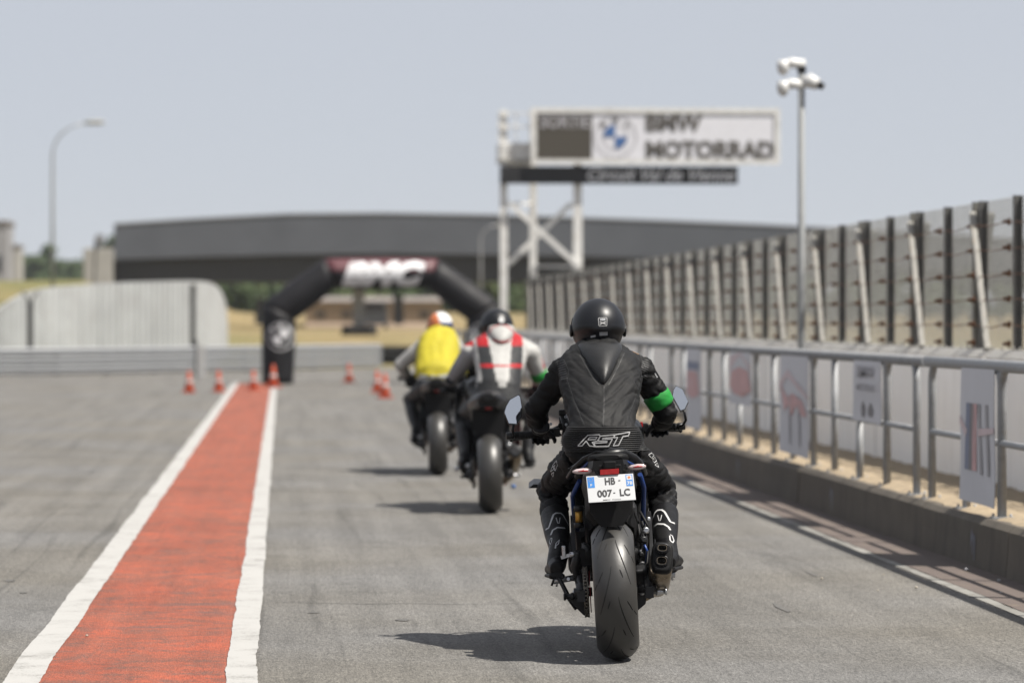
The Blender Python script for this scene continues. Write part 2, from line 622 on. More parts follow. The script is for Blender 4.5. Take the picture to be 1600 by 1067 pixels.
K['waist'] = mat('ribbed_stretch_panel', (0.02, 0.02, 0.0205), 0.5, var=0.15, scale=12, spec=0.35)
K['suit_tex'] = m_suit('black_textile', (0.005, 0.005, 0.0056), 0.62)
K['seam'] = mat('seam_thread', (0.006, 0.006, 0.006), 0.8, var=0.1)
K['seam_l'] = mat('seam_pale', (0.06, 0.06, 0.062), 0.6, var=0.1)
K['hump'] = mat('hump_leather', (0.016, 0.016, 0.0165), 0.45, var=0.3, scale=12, bump=0.12, bscale=300, spec=0.32)
K['helmet'] = mat('matt_helmet', (0.006, 0.007, 0.010), 0.42, var=0.1, scale=10, rvar=0.03, spec=0.38)
K['visor'] = mat('dark_visor', (0.01, 0.01, 0.012), 0.08, var=0.05, coat=1.0)
K['green_band'] = m_suit('green_band', (0.018, 0.24, 0.04), 0.6)
K['boot'] = m_suit('boot_leather', (0.008, 0.008, 0.009), 0.42, strength=0.25)
K['white_leather'] = m_suit('white_leather', (0.46, 0.455, 0.44), 0.5, strength=0.3)
K['grey_leather'] = m_suit('grey_leather', (0.33, 0.335, 0.35), 0.5, strength=0.3)
K['black_leather2'] = m_suit('charcoal_leather', (0.035, 0.036, 0.038), 0.5, strength=0.3)
K['red_leather'] = m_suit('red_leather', (0.42, 0.02, 0.025), 0.45, strength=0.2)
K['yellow_vest'] = m_suit('yellow_vest', (0.50, 0.43, 0.035), 0.7, strength=0.5)
K['hair'] = mat('hair_brown', (0.30, 0.15, 0.05), 0.6, var=0.3, scale=60)
K['glove'] = m_suit('glove_leather', (0.013, 0.014, 0.017), 0.4, strength=0.25)
K['trunk'] = mat('bark', (0.12, 0.09, 0.06), 0.9, var=0.3)
K['leaf1'] = m_leaf('leaf_dark', (0.045, 0.075, 0.022), (0.075, 0.11, 0.035))
K['leaf2'] = m_leaf('leaf_mid', (0.07, 0.105, 0.03), (0.115, 0.145, 0.05))
K['beige'] = mat('beige_render', (0.80, 0.64, 0.53), 0.8, var=0.08, scale=0.5)
K['roof'] = mat('grey_roof', (0.25, 0.22, 0.20), 0.8, var=0.1, scale=0.5)
K['grey_build'] = mat('grey_cladding', (0.33, 0.33, 0.34), 0.7, var=0.06, scale=0.3)
K['glass_dark'] = mat('dark_glass', (0.03, 0.035, 0.04), 0.15, var=0.1)
K['far_glass'] = mat('far_window', (0.30, 0.26, 0.24), 0.5, var=0.1)
K['ban_grey'] = mat('banner_fabric', (0.72, 0.72, 0.76), 0.7, var=0.05, scale=3)
K['ban_red'] = mat('banner_red', (0.74, 0.46, 0.46), 0.7, var=0.15, scale=6)
K['ban_pink'] = mat('banner_pink', (0.76, 0.62, 0.64), 0.7, var=0.1, scale=6)
K['ban_dark'] = mat('banner_dark', (0.26, 0.25, 0.26), 0.7, var=0.1, scale=6)
K['ban_blue'] = mat('banner_blue', (0.26, 0.29, 0.40), 0.7, var=0.1, scale=6)
K['cam_white'] = mat('camera_white', (0.75, 0.75, 0.74), 0.4, var=0.04)
K['stain'] = mat('tyre_mark', (0.12, 0.115, 0.108), 0.9, var=0.4, scale=30)
K['crack'] = mat('crack_fill', (0.135, 0.13, 0.12), 0.9, var=0.3, scale=20)
K['litter'] = mat('litter_pale', (0.55, 0.55, 0.58), 0.8, var=0.2, scale=20)
K['stone'] = mat('pebble', (0.40, 0.36, 0.30), 0.9, var=0.25, scale=30)

# ------------------------------------------------------------------ ground, lane, kerb
def hgt(x, y):
    h = 3.15 * smoothstep(y, 134, 162) * smoothstep(-x, 3.0, 8.5)
    h += 0.9 * smoothstep(y, 123, 146) * (1 - smoothstep(-x, 3.0, 8.5))
    h += 2.3 * smoothstep(y, 262, 300) * 0.5
    if y > 120:
        h += 0.22 * noise.noise(Vector((x * 0.08, y * 0.08, 3.0))) * smoothstep(y, 125, 150)
    return h


def axis(vals):
    out = []
    for a, b, s in vals:
        k = max(1, int(round((b - a) / s)))
        out += [a + (b - a) * i / k for i in range(k)]
    return out + [vals[-1][1]]


xs = axis([(-5000, -600, 1100), (-600, -80, 65), (-80, -24, 4), (-24, 24, 1.2), (24, 90, 6), (90, 600, 60), (600, 5000, 1100)])
ys = axis([(-400, 96, 62), (96, 172, 2.4), (172, 255, 12), (255, 310, 5), (310, 900, 60), (900, 9000, 1350)])
mb = MB()
nx = len(xs)
mb.add([(x, y, hgt(x, y)) for y in ys for x in xs],
       [(j * nx + i, j * nx + i + 1, (j + 1) * nx + i + 1, (j + 1) * nx + i) for j in range(len(ys) - 1) for i in range(nx - 1)], True)
tag(mb.build('ground', K['ground']), 'dry straw and green grassland around the circuit', kind='structure')

lane = MB()
lane.add([(-60, -60, 0.004), (4.25, -60, 0.004), (4.25, 121.5, 0.004), (3.2, 121, 0.004), (-12, 99.6, 0.004), (-60, 97.4, 0.004)], [tuple(range(6))])
lane_o = tag(lane.build('pit_lane', K['asphalt']), 'grey asphalt pit lane', kind='structure')
tr = MB()
tr.add([(5.75, -60, 0.004), (19, -60, 0.004), (19, 119, 0.004), (5.75, 119, 0.004)], [(0, 1, 2, 3)])
tag(tr.build('race_track', K['asphalt2']), 'main straight asphalt beyond the pit wall', kind='structure')


def wavy_strip(x0, x1, y0, y1, z, amp, seed, step=0.06):
    mb = MB()
    L, Rr = [], []
    y = y0
    while y <= y1:
        st_ = step if y < 45 else 1.0
        a = amp * (noise.noise(Vector((seed, y * 0.55, 0))) + 0.45 * noise.noise(Vector((seed, y * 2.6, 5))) + 0.3 * noise.noise(Vector((seed, y * 9, 8))))
        c = amp * (noise.noise(Vector((seed + 9, y * 0.55, 0))) + 0.45 * noise.noise(Vector((seed + 9, y * 2.6, 5))) + 0.3 * noise.noise(Vector((seed + 9, y * 9, 8))))
        L.append((x0 + a, y, z))
        Rr.append((x1 + c, y, z))
        y += st_
    n = len(L)
    mb.add(L + Rr, [(i, n + i, n + i + 1, i + 1) for i in range(n - 1)])
    return mb


wavy_strip(-1.03, -0.20, 2, 91.5, 0.008, 0.006, 1.0).build('red_band', K['red'], lane_o)
wavy_strip(-1.15, -1.0, 2, 93.0, 0.012, 0.014, 4.0).build('white_line', K['paint'], lane_o)
wavy_strip(-0.237, -0.105, 2, 92.0, 0.012, 0.016, 7.0).build('white_line', K['paint'], lane_o)
wavy_strip(3.72, 3.785, 6, 95, 0.008, 0.02, 11.0).build('edge_line', K['edge_line'], lane_o)
wavy_strip(3.79, 4.22, 6, 110, 0.0095, 0.01, 14.0).build('gutter', K['gutter'], lane_o)


def blob(name, x, y, rx, ry, m, seed, z=0.0075, rot=0.0, parent=None):
    mb = MB()
    n = 22
    pts = []
    for k in range(n):
        a = 2 * pi * k / n
        r = 1 + 0.55 * noise.noise(Vector((cos(a) * 1.3, sin(a) * 1.3, seed)))
        px, py = rx * r * cos(a), ry * r * sin(a)
        pts.append((x + px * cos(rot) - py * sin(rot), y + px * sin(rot) + py * cos(rot), z))
    mb.add(pts, [tuple(range(n))])
    return mb.build(name, m, parent or lane_o)


def gy(v):
    return 9000.0 / (v - 500.0)


def gx(u, v):
    return (u - 440) * gy(v) / 6000


# rubber marks and cracks on the lane
for i, (u, v, rx, ry) in enumerate([(1226, 954, 0.024, 0.28), (628, 970, 0.04, 0.07), (1272, 900, 0.02, 0.2), (18, 906, 0.03, 0.08), (40, 925, 0.02, 0.05), (490, 958, 0.03, 0.04)]):
    blob('rubber_mark', gx(u, v), gy(v), rx, ry, K['stain'], i * 3.1, z=0.0075 if not (-1.2 < gx(u, v) < -0.1) else 0.0135)


def mark(pts, w, m, name='rubber_mark', z=0.0078):
    mb = MB()
    P_ = [Vector((gx(u, v), gy(v), z)) for u, v in pts]
    L, R_ = [], []
    for i, p in enumerate(P_):
        t = (P_[min(i + 1, len(P_) - 1)] - P_[max(i - 1, 0)]).normalized()
        nn = Vector((-t.y, t.x, 0)) * w * 0.5 * (0.35 + 0.65 * sin(pi * (i + 0.3) / len(P_)))
        L.append(p + nn)
        R_.append(p - nn)
    n = len(L)
    mb.add(L + R_, [(i, n + i, n + i + 1, i + 1) for i in range(n - 1)])
    return mb.build(name, m, lane_o)


mark([(405, 941), (480, 942), (560, 944.5), (640, 944), (720, 946), (810, 945)], 0.022, K['crack'], 'surface_seam')
# pebbles and bits of litter by the kerb
for i, (u, v) in enumerate([(1377, 930), (1438, 926), (1518, 898), (1573, 934), (1570, 915), (137, 996), (1386, 905), (1288, 911)]):
    mb = MB()
    r = 0.005 + 0.003 * (i % 3) if i != 5 else 0.006
    mb.ball((0, 0, r * 0.7), (r * 1.3, r * 1.6, r * 0.8), 8, 5)
    for p in mb.v:
        p += Vector(p).normalized() * 0.4 * r * noise.noise(p * 80 + Vector((i, 0, 0)))
    o = mb.build('pebble', K['stone'] if i not in (2, 3, 4) else K['litter'])
    o.location = (gx(u, v), gy(v), 0.013)
    tag(o, ['small pale pebble lying on the asphalt near the gutter', 'tiny stone lying by the faded edge line', 'white scrap of litter lying on the gutter in the shade', 'pale scrap of litter beside the kerb base at the frame edge', 'crumpled white scrap of litter under the kerb',
            'single tan pebble on the red painted band', 'dark little stone on the asphalt below the kerb', 'lone light stone on the open asphalt'][i], 'litter' if i in (2, 3, 4) else 'pebble', 'stones and litter on the lane')

# kerb of concrete blocks with sand behind
kerb = tag(empty('kerb', (0, 0, 0)), 'low brown concrete kerb below the railing', kind='structure')
y = 4.0
k = 0
while y < 108:
    L = 3.0
    j = [0.008 * noise.noise(Vector((k * 1.7, s_, 0))) for s_ in (0.5, 3.5, 6.5)]
    mb = MB()
    sec = []
    for yy, e in ((y + 0.006, 0), (y + L * 0.35, 1), (y + L * 0.7, 2), (y + L - 0.006, 0)):
        a = 0.006 * noise.noise(Vector((yy, k, 1)))
        sec.append([Vector((4.18 + j[0] + a, yy, 0.0)), Vector((4.195 + j[0] + a, yy, 0.15)), Vector((4.20 + j[0] + a, yy, 0.272 + j[1])),
                    Vector((4.235 + a, yy, 0.305 + j[1] + a)), Vector((4.40, yy, 0.305 + j[2])), Vector((4.40, yy, 0.0))])
    mb.loft(sec, True, False)
    mb.build('kerb_block', K['kerb'], kerb)
    if k % 2 == 0 and y > 15 and y < 40:        # blue paint drips on the kerb face
        d = MB()
        for q in range(3):
            yy = y + 1.0 + 0.05 * q
            d.quad((4.176, yy, 0.05 + 0.04 * q), (4.176, yy + 0.012, 0.05 + 0.03 * q), (4.184, yy + 0.012, 0.2 + 0.02 * q), (4.184, yy, 0.19))
        d.build('paint_drip', K['ban_blue'], kerb)
    y += L
    k += 1
sandm = MB()
vs = []
ysn = [4 + 0.16 * i for i in range(int(42 / 0.16))] + [46 + 1.0 * i for i in range(63)]
xsn = [4.265, 4.36, 4.48, 4.65, 4.8, 5.0, 5.3, 5.62]
for yy in ysn:
    for q, xx in enumerate(xsn):
        vs.append((xx + (0.03 * noise.noise(Vector((yy * 2.2, 3, 0))) if q == 0 else 0), yy, 0.325 + 0.022 * noise.noise(Vector((xx * 4, yy * 4, 0))) + 0.012 * noise.noise(Vector((xx * 15, yy * 15, 0))) - (0.022 if q == 0 else 0) - 0.11 * smoothstep(q, 1, 7)))
n_ = len(xsn)
sandm.add(vs, [(j * n_ + i, j * n_ + i + 1, (j + 1) * n_ + i + 1, (j + 1) * n_ + i) for j in range(len(ysn) - 1) for i in range(n_ - 1)], True)
tag(sandm.build('sand', K['sand']), 'sandy strip between the kerb and the white wall', kind='structure')

# ------------------------------------------------------------------ pit wall and debris fence
WX = 5.6
wall = thing('pit_wall', 'long white painted concrete pit wall behind the railing', 'wall', (WX, 8, 0))
y = 8.0
k = 0
while y < 112:
    mb = MB()
    g = 0.006
    e = 0.004 * ((k * 7) % 5 - 2)
    mb.box((0.10 + e, y + 1.4 - 8, 0.605), (0.20, 2.8 - 2 * g, 1.21))
    mb.build('wall_panel', K['wall'], wall)
    cp = MB()
    sec = []
    for yy in (y + g, y + 2.8 - g):
        q = yy - 8
        sec.append([Vector((0.0 + e - 0.012, q, 1.202)), Vector((0.055 + e, q, 1.264)), Vector((0.21 + e, q, 1.264)), Vector((0.21 + e, q, 1.202))])
    cp.loft(sec, True, False)
    cp.build('coping', K['coping'], wall)
    y += 2.8
    k += 1

FX, FZ0, FZ1 = 5.72, 1.264, 2.47
fence = thing('debris_fence', 'tall rusty wire mesh debris fence with steel posts on the pit wall', 'fence', (FX, 20, FZ0))
H = FZ1 - FZ0


def hbeam(h, w=0.07, d=0.058, t=0.008):
    mb = MB()
    mb.box((-d / 2, 0, h / 2), (t, w, h))
    mb.box((d / 2, 0, h / 2), (t, w, h))
    mb.box((0, 0, h / 2), (d - t, t * 0.9, h))
    mb.box((0, 0, 0.006), (d * 1.5, w * 1.5, 0.012))
    return mb


post_me = hbeam(H).mesh('post')
post_me.materials.append(K['post_dark'])
post2_me = hbeam(H, 0.08, 0.075).mesh('post')
post2_me.materials.append(K['post'])
br = MB()
br.bar((-0.075, -0.67, 0.0), (-0.075, 0.0, H - 0.10), 0.045, 0.055)
brace_me = br.mesh('brace')
br2 = MB()
br2.bar((0.085, 0.62, 0.0), (0.085, 0.0, H - 0.10), 0.045, 0.055)
brace2_me = br2.mesh('rear_brace')
bolt = MB()
bolt.lathe([(0.0, 0.03), (0.018, 0.03), (0.02, 0.015), (0.055, 0.014), (0.06, 0.008)], (-0.055, 0.02, 0), (-1, 0, 0), 7)
bolt_me = bolt.mesh('bolt')
mesh_mb = MB()
BAY = 1.564
sp = 0.052
for sgn in (1, -1):
    a = -H
    while a < BAY + H:
        p0, p1 = (a, 0.0), (a + H, H)
        # clip y to the bay
        t0 = max(0.0, (0 - a) / H)
        t1 = min(1.0, (BAY - a) / H)
        if t1 > t0 + 0.02:
            za, zb = t0 * H, t1 * H
            if sgn < 0:
                za, zb = H - za, H - zb
            mesh_mb.tube([(0.048 + 0.002 * sgn, a + t0 * H, za), (0.048 + 0.002 * sgn, a + t1 * H, zb)], 0.0022, 3, caps=False, smooth=False)
        a += sp
mesh_me = mesh_mb.mesh('mesh_panel')
for i in range(-13, 39):
    yy = 29.6 - 20 + i * BAY
    obj('post', (post_me, post2_me)[i % 2], None, fence, (0, yy + (0.16 if i % 2 else 0), 0))
    for z in (0.05, 0.2, 0.4, 0.6, 0.8, 1.0) if i < 30 else ():
        obj('bolt', bolt_me, K['rust'], fence, (0, yy, z))
    obj('mesh_panel', mesh_me, K['wire'], fence, (0, yy, 0))
    if i % 2 == 1:
        obj('post', post_me, None, fence, (0, yy - 0.09, 0))
        obj('brace', brace_me, K['brace'], fence, (0, yy, 0))
        obj('rear_brace', brace2_me, K['post'], fence, (0, yy, 0))
for z in (0.2, 0.4, 0.6, 0.8, 1.0):
    mb = MB()
    pts = []
    for i in range(-26, 78):
        yy = 9.6 + i * 0.782
        pts.append((-0.075, yy, z + 0.016 * noise.noise(Vector((yy * 1.3, z * 9, 0))) - (0.015 if i % 2 else 0)))
    mb.tube(pts, 0.0042, 5)
    mb.build('cable', K['rust'], fence)
stud = MB()
i = 0
yy = -12.0
while yy < 68:
    h = 0.02 + 0.03 * abs(noise.noise(Vector((yy * 3, 1, 0))))
    stud.cyl((-0.045, yy, 0), (-0.045, yy, h), 0.012, 6)
    yy += 0.42 if i % 3 else 0.28
    i += 1
so = stud.build('anchor_studs', K['brace'], fence)
so['kind'] = 'stuff'


# ------------------------------------------------------------------ guard rail on the kerb
def railing(name, label, posts, shorts, bends, y0, y1):
    root = thing(name, label, 'railing', (4.33, posts[0], 0.305))
    oy = posts[0]
    ztop, zmid = 0.905, 0.452
    r = 0.027
    for i in range(len(bends) - 1):
        a, b = bends[i] + 0.01, bends[i + 1] - 0.01
        mb = MB()
        c = 0.13
        pts = [(0, a - oy, 0.0), (0, a - oy, ztop - c)]
        for q in range(1, 6):
            t = q / 6 * pi / 2
            pts.append((0, a - oy + c * (1 - cos(t)), ztop - c + c * sin(t)))
        pts += [(0, a - oy + c, ztop), (0, b - oy - c, ztop)]
        for q in range(1, 6):
            t = q / 6 * pi / 2
            pts.append((0, b - oy - c + c * sin(t), ztop - c + c * cos(t)))
        pts += [(0, b - oy, ztop - c), (0, b - oy, 0.0)]
        mb.tube(pts, r, 10)
        mb.build('hoop', K['galv'], root)
        m2 = MB()
        m2.tube([(0, a - oy, zmid), (0, b - oy, zmid)], r * 0.8, 8)
        m2.build('middle_rail', K['galv'], root)
    # continuous hand rail lying over the hoops
    m3 = MB()
    m3.tube([(0.0, y0 - oy, ztop + 0.012), (0.0, y1 - oy, ztop + 0.012)], 0.038, 12)
    m3.build('hand_rail', K['galv'], root)
    for p in posts:
        if not any(abs(p - b) < 0.05 for b in bends):
            m4 = MB()
            m4.tube([(0, p - oy, 0), (0, p - oy, zmid if p in shorts else ztop)], r, 8)
            m4.build('post', K['galv'], root)
        m5 = MB()
        m5.box((0, p - oy, 0.006), (0.13, 0.13, 0.012))
        m5.cyl((0.045, p - oy - 0.045, 0.0), (0.045, p - oy - 0.045, 0.03), 0.008, 6)
        m5.cyl((-0.045, p - oy + 0.045, 0.0), (-0.045, p - oy + 0.045, 0.03), 0.008, 6)
        m5.build('base_plate', K['galv'], root)
    return root


railing('guard_railing', 'short near section of grey tubular guard railing holding the striped banner', [12.4, 13.7, 15.0, 16.3, 17.6, 18.9, 20.2, 21.6, 22.9, 24.1, 25.4], [], [12.4, 15.0, 17.6, 20.2, 22.9, 25.4], 12.1, 25.55)
pp = [26.0, 27.3, 28.6, 29.9, 31.1]
bb = [26.0, 27.3, 31.1]
y = 31.1
while y < 92:
    pp += [y + 1.27, y + 2.53, y + 3.8]
    bb.append(y + 3.8)
    y += 3.8
railing('guard_railing', 'long grey tubular guard railing running along the kerb towards the gantry', pp, [28.6] + pp[5::3], bb, 25.6, pp[-1])


# banners tied to the railing
def banner(label, ya, yb, zt, zb, zb2, prints, text=None):
    root = thing('banner', label, 'banner', (4.29, ya, zb))
    rows = 10
    cols = 8
    vs = []
    W = yb - ya
    for j in range(rows + 1):
        for i in range(cols + 1):
            s, t = i / cols, j / rows
            zlo = zb + (zb2 - zb) * s
            z = zlo + (zt - zlo) * t
            vs.append(Vector((0.012 * sin(s * 5 + t * 2) * (1 - t) + 0.004 * sin(t * 7), s * W, z - zb)))
    fr = [(j * (cols + 1) + i, j * (cols + 1) + i + 1, (j + 1) * (cols + 1) + i + 1, (j + 1) * (cols + 1) + i) for j in range(rows) for i in range(cols)]
    mb = MB()
    mb.add(vs, fr, True)
    mb.add([v + Vector((0.003, 0, 0)) for v in vs], fr, True)
    mb.build('fabric', K['ban_grey'], root)
    # flat print: polygons in (across from far edge 0..1 seen from the lane, up 0..1)
    for poly, mk in prints:
        pm = MB()
        pts = []
        for s, t in poly:
            zlo = zb + (zb2 - zb) * s
            pts.append(Vector((0.012 * sin(s * 5 + t * 2) * (1 - t) + 0.004 * sin(t * 7) - 0.005, s * W, zlo + (zt - zlo) * t - zb)))
        pm.add(pts, [tuple(range(len(pts)))])
        pm.build('print', K[mk], root)
    for sx, sy in ((0.02, 0.97), (0.98, 0.97)):
        tm = MB()
        tm.tube([(0.01, sx * W, (zt - zb) * sy), (0.05, sx * W, zt - zb + 0.03), (0.075, sx * W, zt - zb + 0.01)], 0.005, 6)
        tm.build('cable_tie', K['plastic'], root)
    return root


def P4(s0, t0, s1, t1, k=0.0):
    return [(s0, t0), (s1, t0), (s1 + k, t1), (s0 + k, t1)]


# s grows away from the camera, so the picture's left edge of a banner is s = 1
banner('tall pale banner with blue, orange and grey stripes at the frame edge', 22.95, 24.08, 1.20, 0.36, 0.37, [
    (P4(0.72, 0.24, 0.84, 0.74, -0.06), 'ban_blue'), (P4(0.56, 0.24, 0.72, 0.74, -0.02), 'ban_dark'), (P4(0.52, 0.24, 0.63, 0.74, -0.06), 'ban_red'),
    (P4(0.36, 0.22, 0.44, 0.74), 'led_grey'), (P4(0.16, 0.22, 0.24, 0.74), 'led_grey'),
    ([(1.0, 0.58), (1.0, 0.64), (0.74, 0.54), (0.80, 0.48)], 'ban_pink'), ([(0.44, 0.56), (0.44, 0.5), (0.0, 0.54), (0.0, 0.58)], 'ban_pink')])
b2 = banner('short pale notice banner with grey lettering hung above the middle rail', 27.35, 28.65, 1.20, 0.745, 0.755, [
    ([(0.66, 0.08), (0.58, 0.08), (0.56, 0.24), (0.62, 0.34), (0.68, 0.24)], 'ban_dark'), ([(0.46, 0.10), (0.34, 0.10), (0.30, 0.2), (0.38, 0.33), (0.48, 0.2)], 'ban_dark')])
text_on('lettering', 'BMW', (-0.012, 1.05, 0.33), (0, -1, 0), (0, 0, 1), 0.085, 0.8, K['led_grey'], b2, 0.02, lift=0.003)
text_on('lettering', 'MOTORRAD', (-0.012, 1.05, 0.235), (0, -1, 0), (0, 0, 1), 0.05, 0.8, K['led_grey'], b2, 0.02, lift=0.003)
banner('tall pale banner with red brush strokes below the camera pole', 31.15, 32.9, 1.20, 0.36, 0.38, [
    ([(0.95, 0.70), (0.8, 0.42), (0.66, 0.5), (0.55, 0.38), (0.42, 0.5), (0.2, 0.40), (0.05, 0.42), (0.2, 0.56), (0.5, 0.62), (0.7, 0.58)], 'ban_red'),
    ([(1.0, 0.62), (0.7, 0.78), (0.3, 0.66), (0.0, 0.58), (0.0, 0.62), (0.3, 0.72), (0.7, 0.86), (1.0, 0.72)], 'ban_pink'), (P4(0.3, 0.1, 0.34, 0.6), 'led_grey'), (P4(0.6, 0.1, 0.64, 0.6), 'led_grey')])
banner('short pale banner with a wide red smear halfway along the railing', 35.0, 36.6, 1.20, 0.70, 0.71, [
    ([(1.0, 0.35), (0.9, 0.62), (0.5, 0.72), (0.1, 0.66), (0.0, 0.3), (0.4, 0.16), (0.8, 0.2)], 'ban_red'), ([(1.0, 0.62), (0.5, 0.95), (0, 0.66), (0.0, 0.75), (0.5, 1.0), (1, 0.9)], 'ban_pink')])
banner('narrow far banner with a red block, beside the nearest rider\'s mirror', 39.2, 40.6, 1.20, 0.36, 0.37, [
    ([(0.9, 0.42), (0.85, 0.72), (0.2, 0.72), (0.1, 0.45), (0.5, 0.38)], 'ban_red'), (P4(0.1, 0.74, 0.9, 0.84), 'ban_blue')])

# ------------------------------------------------------------------ camera pole on the wall
pole = thing('camera_pole', 'slim grey pole with white surveillance cameras on the pit wall', 'camera pole', (5.48, 40.3, 0.2))
pm = MB()
pm.tube([(0, 0, 0), (0, 0, 0.6), (0, 0, 3.95)], [0.042, 0.040, 0.036], 14)
pm.build('pole', K['pole_grey'], pole)
pm = MB()
pm.box((0, 0, 0.008), (0.2, 0.2, 0.016))
pm.build('base_plate', K['galv'], pole)
for zz, sx, big in ((3.98, -1, 1), (3.76, -1, 0)):
    c = MB()
    c.tube([(0.03, 0, zz + 0.02), (-0.10, -0.02, zz + 0.03), (-0.2, -0.03, zz + 0.01)], [0.05, 0.054, 0.048], 10)
    ca = c.build('bracket_camera', K['cam_white'], pole)
    d = MB()
    d.lathe([(-0.02, 0.06), (0.05, 0.068), (0.10, 0.056), (0.14, 0.02)], (-0.2, -0.03, zz + 0.035), (0, 0, -1), 12)
    d.build('camera_dome', K['cam_white'], ca)
c = MB()
c.tube([(0.0, 0, 3.80), (0.09, -0.02, 3.82), (0.17, -0.05, 3.78)], [0.05, 0.08, 0.06], 12)
ca = c.build('bullet_camera', K['cam_white'], pole)
d = MB()
d.tube([(0.17, -0.05, 3.78), (0.225, -0.07, 3.755)], [0.042, 0.036], 12)
d.build('lens', K['plastic'], ca)
d = MB()
d.box((0, 0, 3.94), (0.09, 0.09, 0.06), bev=0.01)
d.build('pole_cap', K['plastic'], pole)

# ------------------------------------------------------------------ gantry sign
GY = 90.0
gan = thing('sign_gantry', 'white steel gantry tower carrying the big sign panels', 'gantry', (at(845, 500, GY).x, GY, 0))
go = Vector(gan.location)


def gp(u, v, dy=0.0):
    return at(u, v, GY + dy) - go


for (u, vt, dy, w) in ((787, 172, 0.0, 0.17), (903, 255, 0.0, 0.2), (833, 172, 1.3, 0.16)):
    mb = MB()
    t = gp(u, vt, dy)
    mb.bar((t.x, t.y, 0), t, w, w)
    mb.build('leg', K['white_steel'], gan)
for (a, b, dy) in (((797, 318), (905, 416), -0.14), ((893, 318), (795, 412), 0.14)):
    mb = MB()
    mb.bar(gp(*a, dy), gp(*b, dy), 0.12, 0.1)
    mb.build('cross_brace', K['white_steel'], gan)
for v in (318, 416, 258):
    mb = MB()
    a, b = gp(787, v), gp(903, v)
    if v != 416:
        mb.bar(gp(787, v, 0.02), gp(833, v, 1.3), 0.06, 0.06)
    else:
        mb.bar(gp(833, v, 1.28), gp(903, v, 0.1), 0.06, 0.06)
    mb.build('tie', K['white_steel'], gan)
# platform cage at the top
mb = MB()
p = gp(806, 238, 0.5)
mb.box(p, (0.84, 1.2, 0.40), bev=0.02)
mb.build('cabinet', K['white_steel'], gan)
mb = MB()
p = gp(806, 252, 0.5)
mb.box(p, (0.86, 1.3, 0.06))
mb.build('platform', K['brace'], gan)
for u in (780, 806, 830):
    mb = MB()
    mb.bar(gp(u, 222, -0.1), gp(u, 176, -0.1), 0.035, 0.035)
    mb.build('rail_post', K['white_steel'], gan)
for v in (177, 198):
    mb = MB()
    mb.bar(gp(778, v, -0.13), gp(833, v, -0.13), 0.035, 0.035)
    mb.build('rail', K['white_steel'], gan)

sg = thing('display_board', 'large white rimmed display board with a blue roundel and dark lettering on the gantry', 'sign', at(1025, 250, GY - 0.35))
so_ = Vector(sg.location)


def sp_(u, v, dy=-0.35):
    return at(u, v, GY + dy) - so_


mb = MB()
a, b = sp_(834, 251), sp_(1218, 172)
mb.box(((a.x + b.x) / 2, 0.25, (a.z + b.z) / 2), (b.x - a.x, 0.44, b.z - a.z), bev=0.02)
mb.build('case', K['white_steel'], sg)
for (u0, v0, u1, v1) in ((830, 176, 1222, 168), (830, 256, 1222, 249), (830, 249, 838, 176), (1214, 249, 1222, 176)):
    mb = MB()
    a, b = sp_(u0, v0), sp_(u1, v1)
    mb.box(((a.x + b.x) / 2, 0.005, (a.z + b.z) / 2), (b.x - a.x, 0.05, abs(b.z - a.z)))
    mb.build('rim', K['white_steel'], sg)


def face(name, u0, v0, u1, v1, m, lift):
    a, b = sp_(u0, v1), sp_(u1, v0)
    mb = MB()
    mb.box(((a.x + b.x) / 2, 0.02 - lift, (a.z + b.z) / 2), (b.x - a.x, 0.012, b.z - a.z))
    return mb.build(name, m, sg)


face('dark_panel', 839, 177, 925, 248, K['led_dark'], 0.006)
face('pale_panel', 926, 177, 1213, 248, K['led_white'], 0.006)
a = sp_(844, 200)
text_on('lettering', 'SORTIE', (a.x, 0.0, a.z), (1, 0, 0), (0, 0, 1), 0.33, 1.17, K['led_grey'], sg, 0.03)
for s, u0, u1, v1, hh in (('BMW', 1010, 1100, 205, 0.42), ('MOTORRAD', 1010, 1213, 247.5, 0.43)):
    a, b = sp_(u0, v1), sp_(u1, v1)
    text_on('lettering', s, (a.x, 0.0, a.z), (1, 0, 0), (0, 0, 1), hh, b.x - a.x, K['led_text'], sg, 0.05)


def roundel(c, r, right, up, parent, mats, lift=0.004):
    """round badge: ring with letters, quartered disc"""
    c, right, up = Vector(c), Vector(right), Vector(up)
    nr = right.cross(up)
    c = c + nr * lift

    def ringm(r0, r1, m, name, a0=0, a1=2 * pi, l=0.0):
        mb = MB()
        n = max(6, int(36 * (a1 - a0) / (2 * pi)))
        pa = [c + nr * l + (right * cos(a0 + (a1 - a0) * k / n) + up * sin(a0 + (a1 - a0) * k / n)) * r1 for k in range(n + 1)]
        pb = [c + nr * l + (right * cos(a0 + (a1 - a0) * k / n) + up * sin(a0 + (a1 - a0) * k / n)) * r0 for k in range(n + 1)]
        mb.add(pa + pb, [(k, k + 1, n + 2 + k, n + 1 + k) for k in range(n)])
        return mb.build(name, m, parent)
    ringm(r * 0.95, r, mats[0], 'badge_ring')
    ringm(r * 0.56, r * 0.6, mats[0], 'badge_ring')
    for q in (1, 3):
        ringm(0.0, r * 0.55, mats[1], 'badge_quarter', q * pi / 2, (q + 1) * pi / 2, 0.002)
    for ch, an in (('B', 135), ('M', 90), ('W', 45)):
        a_ = radians(an)
        rr = Vector(right) * cos(a_ - pi / 2) + up * sin(a_ - pi / 2)
        uu = Vector(right) * cos(a_) + up * sin(a_)
        text_on('badge_letter', ch, c + uu * r * 0.66 - rr * r * 0.13, rr, uu, r * 0.24, r * 0.26, mats[2], parent, 0.03, lift=0.001)


